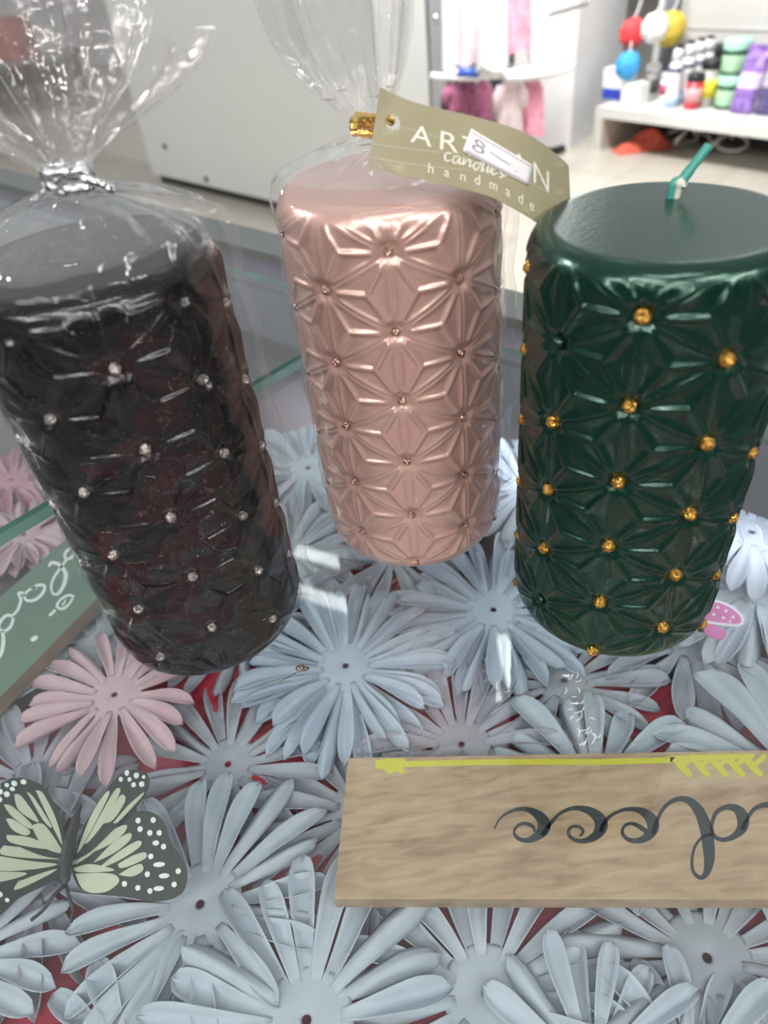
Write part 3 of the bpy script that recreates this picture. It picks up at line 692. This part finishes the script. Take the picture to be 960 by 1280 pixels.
# ==================================================================== THE CANDLES
def fade(x, a, b): 
    t = np.clip((x-a)/(b-a), 0, 1); return t*t*(3-2*t)
NCOL = 10
def candle_body(X, Y, R, zb, H, phi, zrow0, dz, m, parent, AMP=.110, fil=.55):
    nth = 560; du = 2*PI*R/NCOL
    # profile (r, z) from bottom centre to top centre, side finely sampled
    prof = [(0.02,0),(R*.5,0),(R-.35,0)] + [(R-.35+.35*math.sin(a), .35-.35*math.cos(a)) for a in np.linspace(.2,PI/2,6)]
    zs = np.linspace(.4, H-fil-.02, 290)
    prof += [(R, z) for z in zs]
    prof += [(R-fil+fil*math.cos(a), H-fil+fil*math.sin(a)) for a in np.linspace(.04,PI/2,16)]
    prof += [(rr, H-.05*(1-(rr/(R-fil))**2)*0) for rr in np.linspace(R-fil-.1, .02, 14)]
    pr = np.array(prof); r = pr[:,0][:,None]; z = pr[:,1][:,None]+zb
    th = np.arange(nth)*2*PI/nth
    u = (th[None,:]/(2*PI/NCOL))           # column units
    vv = (zrow0 - z)/dz                    # row units, down
    best = np.full((len(pr), nth), 9.); bx = np.zeros_like(best); bv = np.zeros_like(best)
    j0 = np.floor(u)
    for dj in (-1, 0, 1, 2):
        j = j0+dj; off = .5*(np.mod(j, 2))
        k0 = np.floor(vv-off)
        for dk in (0, 1):
            k = k0+dk+off
            ddx = (u-j)*.8660; ddv = vv-k
            q = ddx**2+ddv**2; mk = q < best
            best = np.where(mk, q, best); bx = np.where(mk, ddx+0*q, bx); bv = np.where(mk, ddv+0*q, bv)
    rho = np.sqrt(best); al = np.arctan2(bv, bx)
    fold = np.abs(np.mod(al+PI/6, PI/3)-PI/6)        # 0 on centroid rays, 30 deg on neighbour rays
    dc = rho*np.sin(fold); dn = rho*np.sin(PI/6-fold)
    # rounded ribs running from each bead to the triangle centres, and double-lipped pleats towards the next bead
    near = fade(rho, .05, .26)
    rib = np.exp(-(dc/.040)**2)*fade(rho, .08, .22)
    plt = np.exp(-(dn/.055)**2) - .75*np.exp(-(dn/.017)**2)
    hgt = AMP*(.95*rib+.98*plt*near) - AMP*1.0*(1-fade(rho, .0, .20)) + AMP*.55*rho/.577
    msk = fade(z-zb, .25, .7)*(1-fade(z-zb, H-fil*1.5, H-fil*.45))
    hgt = hgt*msk
    nr_ = np.gradient(pr[:,0]); nz_ = np.gradient(pr[:,1]); ln = np.sqrt(nr_**2+nz_**2)+1e-9
    on_r, on_z = (nz_/ln)[:,None], (-nr_/ln)[:,None]
    rr = r + hgt*on_r; zz = z + hgt*on_z + 0*hgt
    a = phi+th[None,:]
    V = np.stack([X+rr*np.sin(a), Y-rr*np.cos(a), zz+0*a], -1).reshape(-1, 3)
    n = len(pr); F = []
    idx = np.arange(nth); nx = (idx+1) % nth
    for i in range(n-1):
        F += list(zip(i*nth+idx, i*nth+nx, (i+1)*nth+nx, (i+1)*nth+idx))
    F += [tuple(range(nth))[::-1], tuple((n-1)*nth+k for k in range(nth))]
    return obj('wax_body', V, F, m, parent)
def beads(X, Y, R, zb, H, phi, zrow0, dz, rb, m, parent, alt=None, altm=None, lab=None):
    proto = None
    V = []; F = []; n = 12; nz = 8
    for i in range(nz+1):
        uu = PI*i/nz
        for k in range(n):
            a = 2*PI*k/n; q = rb*(1+.10*math.sin(7*uu+3*a)+.08*math.sin(5*a))
            V.append((q*math.sin(uu)*math.cos(a), q*math.sin(uu)*math.sin(a), q*math.cos(uu)))
    for i in range(nz):
        for k in range(n): F.append((i*n+k, (i+1)*n+k, (i+1)*n+(k+1)%n, i*n+(k+1)%n))
    org = rootloc(parent)
    for j in range(NCOL):
        jj = j if j <= NCOL//2 else j-NCOL
        k = .5*(j % 2)-1
        while True:
            z = zrow0-dz*k
            if z < zb+.25: break
            if z < zb+H-.7:
                a = phi+jj*2*PI/NCOL; rr = R-.02
                p = w((X+rr*math.sin(a), Y-rr*math.cos(a), z))-org
                use_alt = alt and (jj, k) in alt
                if proto is None and not use_alt:
                    VV = np.array(V); proto = obj('bead', VV+np.array([0,0,-Z0]), F, m, None, origin=(0,0,-Z0)); o = proto
                    o.parent = parent
                elif use_alt:
                    o = obj('bead', np.array(V)*.9+np.array([0,0,-Z0]), F, altm, None, origin=(0,0,-Z0)); o.parent = parent; o['label'] = lab
                else: o = dup(proto)
                o.location = p; o.rotation_euler = (j*1.3, k*2.1, j*.7+k)
            k += 1
def wax(name, col, rough, metal, dust, dustscale=900, dark=None, coat=.3):
    """pearl lacquer with fine glitter dust"""
    m = mat(name, col, rough, metal, coat=coat)
    nt = m.node_tree; b = nt.nodes['Principled BSDF']
    tc = nd(nt, 'ShaderNodeTexCoord'); v = nd(nt, 'ShaderNodeTexVoronoi'); v.inputs['Scale'].default_value = dustscale
    nt.links.new(tc.outputs['Object'], v.inputs['Vector'])
    r = nd(nt, 'ShaderNodeValToRGB'); r.color_ramp.elements[0].position = .06; r.color_ramp.elements[1].position = .10
    r.color_ramp.elements[0].color = (*dust, 1); r.color_ramp.elements[1].color = (*col, 1)
    nt.links.new(v.outputs['Distance'], r.inputs['Fac']); nt.links.new(r.outputs['Color'], b.inputs['Base Color'])
    t2 = nd(nt, 'ShaderNodeTexNoise'); t2.inputs['Scale'].default_value = 700; t2.inputs['Detail'].default_value = 2
    nt.links.new(tc.outputs['Object'], t2.inputs['Vector'])
    bp = nd(nt, 'ShaderNodeBump'); bp.inputs['Strength'].default_value = .12; bp.inputs['Distance'].default_value = .0006
    nt.links.new(t2.outputs['Fac'], bp.inputs['Height']); nt.links.new(bp.outputs['Normal'], b.inputs['Normal'])
    return m
GREEN = dict(X=8.257, Y=18.58, R=3.5, zb=GT, H=13.9, phi=-.4797, zrow0=-7.977, dz=2.489)
PINK = dict(X=1.36, Y=24.30, R=3.55, zb=GT+.03, H=14.2, phi=-.0911, zrow0=-7.67, dz=2.526)
BLACK = dict(X=-7.29, Y=20.04, R=3.5, zb=GT+.03, H=14.3, phi=.2851, zrow0=-5.784, dz=2.489)
def base_of(c): return (c['X'], c['Y'], GT)
gc = thing('pillar_candle', base_of(GREEN), 'unwrapped metallic green pillar candle with gold beads standing right on the glass', 'candle', 'star-embossed pillar candles on the counter')
gw = wax('green_pearl_wax', (.007,.040,.027), .22, .55, (.12,.20,.13), coat=.25)
gb = candle_body(m=gw, parent=gc, **GREEN)
gold = glitter('gold_glitter', (.85,.52,.12), (.25,.11,.02)); silver = glitter('silver_glitter', (.75,.73,.70), (.25,.24,.23)); rosegold = glitter('rose_gold_glitter', (.78,.56,.46), (.30,.17,.14))
beads(rb=.20, m=gold, parent=gb, alt={(-1,.5),(-1,4.5)}, altm=gw, lab='plain green bead without gold', **GREEN)
wk = MB(); zt = GT+13.9
p0 = atz(838, 247, zt); 
wk.tube(smooth_path([p0-UP*.3, p0+np.array([.05,.02,.35]), aty(850, 228, p0[1]+.1), aty(868, 205, p0[1]+.2), aty(886, 182, p0[1]+.3)], 6), [.13]*8+[.15]*9+[.13]*8, 10)
wk.tube(smooth_path([p0+np.array([.12,-.05,-.1]), p0+np.array([.16,-.08,.3]), aty(851, 230, p0[1]-.05), aty(852, 222, p0[1])], 5), [.10]*6+[.17]*6+[.06]*4, 10, 1)
wk.build('wick', [mat('teal_waxed_wick', (.04,.26,.22), .4), mat('bare_wick', (.55,.58,.50), .6)], gc, smooth=True)

pc = thing('pillar_candle', base_of(PINK), 'pearly pink pillar candle in a clear bag with gold tie, in the middle', 'candle', 'star-embossed pillar candles on the counter')
pw = wax('pink_pearl_wax', (.54,.345,.30), .28, .42, (.80,.60,.50))
pbod = candle_body(m=pw, parent=pc, **PINK)
beads(rb=.14, m=rosegold, parent=pbod, **PINK)
bc = thing('pillar_candle', base_of(BLACK), 'black pillar candle with silver beads in a clear bag with silver tie, on the left', 'candle', 'star-embossed pillar candles on the counter')
bw = wax('black_lacquer_wax', (.005,.005,.006), .20, .15, (.30,.28,.25), coat=.1)
bw.node_tree.nodes['Principled BSDF'].inputs['Specular IOR Level'].default_value = .45
bbod = candle_body(m=bw, parent=bc, **BLACK)
beads(rb=.16, m=silver, parent=bbod, **BLACK)
# ------------------------------------------------------------------ clear bags
film = thin_clear('clear_film', (.985,.985,.985), .05, .006, (.8,.8,.8), .65, bump=.10, bscale=60)
film2 = thin_clear('crinkled_film', (.97,.97,.97), .09, .055, (.8,.8,.8), 1.3, bump=.8, bscale=70)
def bag(cd, rings, parent, seed, flange, ftop, zsplit, nth=480):
    """rings: (z, rx, ry, dx, dy, pleat amplitude). One tube of film; flange(angle, z) pushes seams out."""
    R_ = np.array(rings, float); zs = [] ; r_ = np.random.RandomState(seed)
    t = np.arange(len(R_)); NS = 200; tt = np.linspace(0, len(R_)-1, NS)
    sm = np.stack([np.interp(tt, t, R_[:,k]) for k in range(6)], 1)
    ker = np.array([1,2,3,2,1.])/9; nkeep = sm.copy()
    for k in range(6):
        pad = np.concatenate([[sm[0,k]]*2, sm[:,k], [sm[-1,k]]*2]); nkeep[:,k] = np.convolve(pad, ker, 'valid')
    sm = nkeep
    th = np.linspace(0, 2*PI, nth, endpoint=False)
    freqs = [(int(f), r_.rand()*2*PI, r_.rand()*.6+.4) for f in (5, 7, 9, 12, 15, 19, 23)]
    V = []
    for (z, rx, ry, dx, dy, am) in sm:
        pl = sum(a_*np.abs(np.sin(f_*th/2*1.0+p_+.06*z*(f_ % 3)))*2-a_ for f_, p_, a_ in freqs)/3.2
        # seam-periodic: the half-frequency folds are mirrored at 0
        pl = pl*(1-np.exp(-((th-0)/.15)**2)-np.exp(-((th-2*PI)/.15)**2))
        wr = .010*np.exp(-((ang(th,.42+.02*np.sin(z))/.025)**2))+.012*np.exp(-((ang(th,-.25+.03*np.sin(.7*z))/.03)**2))+.010*np.exp(-((ang(th,PI+.35+.02*z)/.03)**2))+.012*np.sin(3*th+z*1.7+seed)+.010*np.sin(6*th-z*2.9)+.006*np.sin(11*th+5.1*z)
        r1 = 1+am*pl+wr*min(1, rx/3)
        fx = flange(th, z)
        x = cd['X']+dx+(rx*r1+fx)*np.cos(th); y = cd['Y']+dy+(ry*r1+fx*.25)*np.sin(th)
        zz = z + ftop(th)*max(0, (z-sm[-1,0]+3)/3) + .12*am*4*np.sin(4*th+seed)*(rx > 1)
        V.append(np.stack([x, y, zz], -1))
    V = np.concatenate(V); idx = np.arange(nth); nx = (idx+1) % nth; F = []
    for i in range(NS-1): F += list(zip(i*nth+idx, i*nth+nx, (i+1)*nth+nx, (i+1)*nth+idx))
    seam = (ang(th, .1) < .045) | (ang(th, PI) < .03)
    mi = [1 if sm[i,0] > zsplit or seam[k] else 0 for i in range(NS-1) for k in range(nth)]+[0]
    F.append(tuple(range(nth))[::-1])
    return obj('clear_bag', V, F, [film, film2], parent, mi)
def ang(th, a): return np.abs((th-a+PI) % (2*PI)-PI)
b0z = GT+.02
tieB = (.38, -.04)                                   # tie offset from the candle axis
bag(BLACK, [(b0z,2.6,2.6,0,0,.03),(b0z+.25,3.5,3.5,0,0,.012),(b0z+.8,3.68,3.66,0,0,.004),(-17,3.68,3.66,0,0,.003),(-12,3.7,3.66,0,0,.003),(-8,3.7,3.66,0,0,.004),(-6.3,3.62,3.6,0,0,.012),(-5.75,3.2,3.0,.05,0,.08),(-5.3,2.2,1.9,.2,0,.18),(-4.9,1.0,.9,.34,-.04,.14),(-4.62,.5,.42,.38,-.04,.12),(-4.35,.5,.42,.38,-.04,.12),(-4.0,.85,.65,.4,-.04,.22),(-3.3,1.65,1.1,.45,0,.25),(-2.4,2.5,1.5,.5,0,.26),(-1.4,3.2,1.8,.5,0,.26),(-.5,3.7,2.0,.5,0,.26)],
    bc, 5, lambda th, z: (.55*np.exp(-(ang(th, .15)/.10)**2)+.12*np.exp(-(ang(th, PI)/.1)**2))*(1 if -20 < z < -5.6 else max(0, 1-abs(z+5.6)*1.2) if z > -7 else .3), lambda th: -1.5*np.cos(th), -5.95)
bag(PINK, [(b0z,2.6,2.6,0,0,.03),(b0z+.25,3.55,3.55,0,0,.012),(b0z+.8,3.72,3.70,0,0,.004),(-17,3.72,3.70,0,0,.003),(-12,3.74,3.7,0,0,.003),(-8,3.76,3.7,0,0,.004),(-6.6,3.68,3.66,0,0,.012),(-6.15,3.3,3.1,0,0,.04),(-5.8,2.3,2.1,-.1,0,.08),(-5.4,1.0,.9,-.3,-.05,.14),(-5.15,.42,.38,-.38,-.1,.12),(-4.9,.42,.38,-.38,-.1,.12),(-4.55,.75,.6,-.45,-.1,.18),(-3.8,1.2,.9,-.65,0,.28),(-2.8,1.6,1.0,-.85,0,.32),(-1.4,1.85,1.1,-.95,0,.34),(.5,2.0,1.2,-1.0,0,.34)],
    pc, 9, lambda th, z: (.62*np.exp(-(ang(th, .1)/.10)**2)+.15*np.exp(-(ang(th, PI-.2)/.1)**2))*(1 if -19.8 < z < -6.2 else max(0, 1-abs(z+6.2)*1.5) if z > -8 else .3), lambda th: -.3*np.cos(th), -6.1)
# ties
def tie(cd, dx, dy, z, r, m, parent, seed):
    rr = random.Random(seed); mb = MB(); P = []
    for k in range(60):
        a = k/59*2*PI*2.6; q = r*(1+.12*math.sin(5*a+seed)); P.append((cd['X']+dx+q*math.cos(a), cd['Y']+dy+q*.85*math.sin(a), z+.22*math.sin(a*.4)+.07*rr.uniform(-1,1)))
    mb.tube(P, [.10+.05*rr.random() for _ in P], 7)
    e = np.array([cd['X']+dx+r*.7, cd['Y']+dy-r*.5, z])
    return mb, e
mb, e = tie(BLACK, .38, -.04, -4.5, .53, None, bc, 3)
mb.tube(smooth_path([e, e+np.array([.4,-.15,-.1]), e+np.array([.75,-.1,-.35])], 6), [.11,.1,.12,.1]*3+[.1], 7)
mb.build('twist_tie', mat('silver_foil', (.72,.73,.74), .18, 1., bump=.5, bscale=900), bc)
mb, e = tie(PINK, -.38, -.1, -5.02, .46, None, pc, 4)
mb.tube(smooth_path([e+np.array([-.3,-.05,.1]), e+np.array([.25,-.2,.25]), aty(489, 153, 22.75)], 6), [.12,.14,.11,.13]*3+[.1], 7)
mb.build('twist_tie', mat('gold_foil', (.75,.52,.16), .2, 1., bump=.5, bscale=900), pc)

# ------------------------------------------------------------------ hang tag
TOP = [(475,109),(514,126),(555,137),(602,148),(642,160),(671,174),(696,193),(711,207)]
BOT = [(460,210),(492,217),(524,224),(580,237),(617,248),(649,265),(680,285),(716,312)]
_T = np.array([q for q in smooth_path([(*p, 0) for p in TOP], 12)])[:,:2]; _B = np.array([q for q in smooth_path([(*p, 0) for p in BOT], 12)])[:,:2]
def resamp(Q, n=101):
    L = np.concatenate([[0], np.cumsum(np.linalg.norm(np.diff(Q, axis=0), axis=1))]); s_ = np.linspace(0, L[-1], n)
    return np.stack([np.interp(s_, L, Q[:,k]) for k in (0, 1)], 1)
_T, _B = resamp(_T), resamp(_B)
def tg(s, t, h=0.):
    """tag surface: s along (0..1), t down (0..1), h lift towards the viewer in cm"""
    s_ = min(max(s, 0), 1)*100; i = min(int(s_), 99); f_ = s_-i
    a = _T[i]*(1-f_)+_T[i+1]*f_; b = _B[i]*(1-f_)+_B[i+1]*f_; p = a*(1-t)+b*t
    Y = 23.1*(1-s)**2+2*18.9*s*(1-s)+22.05*s*s-.2*t
    q = aty(p[0], p[1], Y); return q*(1-h/np.linalg.norm(q))
_F = np.linspace(0, 1, 4001)
_TF = np.stack([np.interp(_F, np.linspace(0,1,101), _T[:,k]) for k in (0,1)], 1); _BF = np.stack([np.interp(_F, np.linspace(0,1,101), _B[:,k]) for k in (0,1)], 1)
def inv(px, py):
    """tag coordinates of a spot measured on the tag"""
    P = np.array([px, py]); D = _BF-_TF; t = ((P-_TF)*D).sum(1)/(D*D).sum(1)
    e_ = np.linalg.norm(_TF+D*t[:,None]-P, axis=1); i = int(e_.argmin()); return float(_F[i]), float(t[i])
tagm = mat('olive_card', (.335,.305,.195), .45, noise=.03, nscale=60)
tt = thing('gift_tag', tg(.5, 1, 0), 'olive gift tag with white lettering and a price sticker, hanging from the gold tie', 'tag')
hs, ht = inv(491, 153); hr = (.036, .10)
# card with a punched hole: radial ring around the hole blended to the outline
NA = 160; ringpts = []
def outline_pt(a):
    dx, dy = math.cos(a), math.sin(a); k = 9e9
    for v, o_, hi in ((dx, hs, 1), (dy, ht, 1)):
        if abs(v) > 1e-9: k = min(k, ((hi-o_)/v) if v > 0 else (-o_/v))
    return hs+dx*k, ht+dy*k
V = []; F = []; NR = 60
angs = sorted([2*PI*k/NA for k in range(NA)] + [math.atan2(y-ht, x-hs) % (2*PI) for x in (0,1) for y in (0,1)]); NA = len(angs)
for side in (0, 1):
    for r in range(NR+1):
        f_ = r/NR; 
        for a in angs:
            ix, iy = hs+hr[0]*math.cos(a), ht+hr[1]*math.sin(a)
            a2 = a; ox, oy = outline_pt(a2)
            V.append(tg(ix+(ox-ix)*f_, iy+(oy-iy)*f_, .0 if side == 0 else -.035))
N1 = (NR+1)*NA
for side in (0, 1):
    for r in range(NR):
        for k in range(NA):
            q = (side*N1+r*NA+k, side*N1+r*NA+(k+1)%NA, side*N1+(r+1)*NA+(k+1)%NA, side*N1+(r+1)*NA+k); F.append(q if side else q[::-1])
for k in range(NA):
    F.append((k, (k+1)%NA, N1+(k+1)%NA, N1+k)); F.append((NR*NA+k, N1+NR*NA+k, N1+NR*NA+(k+1)%NA, NR*NA+(k+1)%NA))
obj('card', V, F, tagm, tt)
def text_mesh(body):
    cu = bpy.data.curves.new('lettering_source', 'FONT'); cu.body = body; cu.size = 1.0; cu.resolution_u = 4
    o = bpy.data.objects.new('lettering_source', cu); C.objects.link(o)
    dg = bpy.context.evaluated_depsgraph_get(); me = bpy.data.meshes.new_from_object(o.evaluated_get(dg))
    V = [tuple(v.co) for v in me.vertices]; F = [tuple(p.vertices) for p in me.polygons]
    bpy.data.objects.remove(o); bpy.data.curves.remove(cu); bpy.data.meshes.remove(me); return V, F
tw = mat('tag_white_print', (.80,.78,.68), .5); tdim = mat('tag_pale_print', (.42,.39,.28), .5)
lt = MB()
def put_text(mb, body, s0, s1, t0, t1, h=.012, m=0):
    V, F = text_mesh(body); x = [v[0] for v in V]; y = [v[1] for v in V]; x0, x1, y0, y1 = min(x), max(x), min(y), max(y)
    mb.add([tg(s0+(s1-s0)*(v[0]-x0)/(x1-x0), t1-(t1-t0)*(v[1]-y0)/(y1-y0), h) for v in V], F, m)
def span(p, q): return inv(*p), inv(*q)
for ch, a, b in (('A',(513,176),(541,157)), ('R',(550,183),(574,163)), ('T',(577,188),(598,166)), ('I',(603,192),(607,170)), ('S',(613,197),(632,176)), ('A',(636,208),(662,186)), ('N',(667,222),(686,204))):
    (s0, t1), (s1, t0) = inv(*a), inv(*b)
    put_text(lt, ch, s0, s1, .29, .535)
for ch, x, y in (('h',539,206),('a',559,209),('n',579,212),('d',597,215),('m',617,221),('a',635,229),('d',651,237),('e',665,246)):
    s_, t_ = inv(x, y); hh = .13 if ch in 'hd' else .085
    put_text(lt, ch, s_-.012-(.006 if ch == 'm' else 0), s_+.012+(.006 if ch == 'm' else 0), .885-hh, .885)
def tgs(x, y, h): return tg(*inv(x, y), h)
TXT = [[(564,192,1.5),(559,191,1.5),(556,196,2.2),(558,201,1.8),(564,200,1)], [(574,195,1.3),(568,196,1.4),(566,202,2),(570,204,1.6),(575,197,1.4),(574,205,2),(579,203,1)], [(580,197,1.4),(579,206,2),(584,200,1.3),(588,201,1.8),(587,208,1.8),(592,206,1)], [(600,204,1.3),(594,204,1.4),(592,209,2),(596,212,1.6),(601,205,1.4),(609,190,1.6),(602,213,2),(606,211,1)], [(612,202,1.8),(609,215,2),(613,213,1)], [(614,213,1.4),(620,211,1.4),(619,207,1.4),(614,211,1.8),(616,218,2),(622,216,1)], [(629,213,1.4),(625,214,1.6),(629,220,1.8),(624,222,1.4),(634,219,1)]]
for s_ in TXT: ribbon(lt, s_, tgs, .012, n=4)
lt.build('lettering', tw, tt)
orn = MB()
for P in ([(463,179,1.6),(510,186,1.6),(560,192,1.4),(600,206,1.2)], [(463,196,1.6),(520,206,1.6),(580,212,1.5),(640,220,1.4),(680,238,1.4),(706,262,1.2)], [(500,158,1.2),(530,166,1.2),(560,176,1)], [(650,200,1),(690,232,1.2),(708,250,1)]): ribbon(orn, P, tgs, .008, n=5)
for (x, y, r) in ((487,165,10),(500,209,9),(699,240,8),(657,262,9),(700,205,8)):
    for k in range(4):
        a = k*PI/4+.2; ribbon(orn, [(x-r*math.cos(a), y-r*.7*math.sin(a), 1.6), (x, y, 1.2), (x+r*math.cos(a), y+r*.7*math.sin(a), 1.6)], tgs, .009, n=3)
orn.build('snowflake_print', tdim, tt)
stk = MB(); Q = [(589,161),(667,207),(661,232),(578,189)]
def sq(u, v, h): 
    p = (1-v)*((1-u)*np.array(Q[0])+u*np.array(Q[1]))+v*((1-u)*np.array(Q[3])+u*np.array(Q[2])); return tg(*inv(*p), h)
n = 16; V = [sq(i/n, k/8, .03) for i in range(n+1) for k in range(9)]; F = [(i*9+k, i*9+k+1, (i+1)*9+k+1, (i+1)*9+k) for i in range(n) for k in range(8)]
sto = obj('price_sticker', V, F, mat('sticker_white', (.80,.80,.82), .5), tt, thick=.01); sto['label'] = 'white price sticker'
pen = MB(); sq2 = lambda x, y, h: sq(x/100, y/100, h)
ribbon(pen, [(24,34,2.2),(18,24,2.2),(12,34,2.2),(17,46,2.2),(25,52,2.4),(26,66,2.4),(18,72,2.4),(11,62,2.4),(16,50,2.2),(24,44,2),(26,34,2)], sq2, .042)
ribbon(pen, [(36,46,2.4),(50,50,2.6),(68,54,2.2)], sq2, .042)
ribbon(pen, [(77,66,2.6),(79,67,2.6)], sq2, .042)
pen.build('handwriting', mat('grey_pen', (.07,.07,.08), .5), sto)
ln = MB()
ribbon(ln, [(3,10,2.5),(50,9,2.5),(98,10,2.5)], sq2, .041); ribbon(ln, [(4,88,2.5),(50,89,2.5),(97,88,2.5)], sq2, .041)
ln.build('printed_line', mat('magenta_line', (.35,.12,.22), .5), sto)

# ------------------------------------------------------------------ small scrap of twisted wire on the glass
c = atz(374, 838, GT+.08); sw = MB(); P = []
for k in range(26):
    a = k*.8; P.append(c+np.array([.16*math.cos(a)*(1-k/40)+.012*k, .16*math.sin(a)*(1-k/40), .05+.012*k*(k < 14)]))
sw.tube(P, .028, 6)
sw.tube([c+np.array([-.1,-.05,-.04]), c+np.array([-.45,-.2,-.05]), c+np.array([-.75,-.42,-.06])], .02, 6)
o = sw.build('wire_scrap', mat('dull_gold_wire', (.22,.17,.10), .35, .8), smooth=True); tag(o, 'tiny curled scrap of gold wire on the glass near the black candle', 'scrap')

# ------------------------------------------------------------------ scratched strip of clear tape below the green candle
tp = thing('clear_tape', atz(722, 885, GT), 'scratched strip of clear tape on the glass just below the green candle', 'tape')
q_ = [atz(x, y, GT+.03) for x, y in ((700,838), (738,838), (756,946), (712,946))]
V = []; F = []
for i in range(13):
    for k in range(7):
        u, v = k/6, i/12; p = (1-v)*((1-u)*q_[0]+u*q_[1])+v*((1-u)*q_[3]+u*q_[2]); V.append(p+UP*(.02+.012*math.sin(9*u+7*v)+.01*math.sin(17*v)))
F = [(i*7+k, i*7+k+1, (i+1)*7+k+1, (i+1)*7+k) for i in range(12) for k in range(6)]
obj('strip', V, F, film2, tp)
sc_ = MB(); r9 = random.Random(4)
for k in range(26):
    u, v = r9.random()*.9+.05, r9.random()*.94+.03; p = (1-v)*((1-u)*q_[0]+u*q_[1])+v*((1-u)*q_[3]+u*q_[2])+UP*.055
    a = r9.uniform(-.5,.9)+(PI/2 if r9.random() < .3 else 0); l = r9.uniform(.15,.4)
    sc_.tube([p, p+np.array([math.cos(a)*l*.6, math.sin(a)*l*.6, .01]), p+np.array([math.cos(a+.3)*l, math.sin(a+.3)*l, 0])], .012, 5)
sc_.build('scratch', mat('scratch_white', (.75,.77,.80), .4), tp)

# ==================================================================== LIGHT
wd = bpy.data.worlds.new('shop_light'); sc.world = wd; wd.use_nodes = True
nt = wd.node_tree; bg = nt.nodes['Background']        # brighter towards the daylit shop front, dimmer behind the counter
tc = nd(nt, 'ShaderNodeTexCoord'); dt_ = nd(nt, 'ShaderNodeVectorMath', operation='DOT_PRODUCT'); dt_.inputs[1].default_value = (.15,.62,.77)
mr = nd(nt, 'ShaderNodeMapRange'); mr.inputs[1].default_value = -.35; mr.inputs[2].default_value = .95; mr.inputs[3].default_value = .02; mr.inputs[4].default_value = .74
nt.links.new(tc.outputs['Generated'], dt_.inputs[0]); nt.links.new(dt_.outputs['Value'], mr.inputs[0]); nt.links.new(mr.outputs[0], bg.inputs[1])
bg.inputs[0].default_value = (.93,.96,1,1)
def area(name, loc, target, sx, sy, power, col=(1,1,1), spin=0):
    l = bpy.data.lights.new(name, 'AREA'); l.shape = 'RECTANGLE'; l.size = sx*S; l.size_y = sy*S; l.energy = power; l.color = col
    o = bpy.data.objects.new(name, l); C.objects.link(o); o.location = w(loc)
    dv = Vector(w(target)-w(loc)); o.rotation_euler = (dv.to_track_quat('-Z', 'Y') @ Quaternion((0,0,1), math.radians(spin))).to_euler(); return o
for (az, el, dist, pw) in ((-48,32,115,3.4), (48,32,115,3.4), (-30,45,130,4.4), (28,43,130,4.4), (-8,36,135,4.2), (-14,60,150,3.8), (20,64,150,3.8), (0,24,140,2.4)):  # added arc of lamps behind the camera, for streaks on the candle ribs
    a, e = math.radians(az), math.radians(el); dh = dist*math.cos(e)
    area('ceiling_or_fill_light', (dh*math.sin(a), 22-dh*math.cos(a), -14+dist*math.sin(e)), (0,22,-14), 46, 2.8, pw, (1,.97,.93))
for (x, y, sx, sy, sp) in ((-28,236,7,34,60), (-28,211,7,36,60), (32,168,4,34,0), (40,166,5,30,0)):
    area('ceiling_or_fill_light', (x,y,180), (x,y-1,-60), sx, sy, .5, (.95,1,.97), sp)
area('ceiling_or_fill_light', (-330,160,180), (-60,400,-60), 60, 60, 125, (1,.99,.97))  # added fill lamp out of view, brightens the white cabinet
area('ceiling_or_fill_light', (190,300,170), (170,380,-80), 120, 20, 16, (1,.99,.97))  # added fill lamp for the product shelf and the floor beside it
area('shop_window_light', (70,300,140), (105,420,-10), 60, 60, 150, (1,.98,.96))
led = area('counter_led_light', ab(-22,34,GT-5.6), ab(-22,34,SH), 46, 2, .36, (.84,.90,1))
led.rotation_euler = (0, 0, math.atan2(E1[1], E1[0]))

# ==================================================================== CAMERA
cd = bpy.data.cameras.new('camera'); cam = bpy.data.objects.new('camera', cd); C.objects.link(cam)
cd.sensor_fit = 'VERTICAL'; cd.sensor_height = 36; cd.sensor_width = 27; cd.lens = FPX*36/1280
cd.clip_start = .01; cd.clip_end = 50
from mathutils import Matrix
cam.matrix_world = Matrix(((_r[0], _u[0], -_fw[0], 0), (_r[1], _u[1], -_fw[1], 0), (_r[2], _u[2], -_fw[2], Z0*S), (0,0,0,1)))
cd.dof.use_dof = True; cd.dof.focus_distance = .27; cd.dof.aperture_fstop = 25.2/2.3
sc.camera = cam
sc.cycles.transparent_max_bounces = 24; sc.cycles.max_bounces = 10
vs = sc.view_settings; vs.view_transform = 'Standard'; vs.look = 'None'; vs.gamma = 1; vs.exposure = -0.16; vs.use_curve_mapping = False
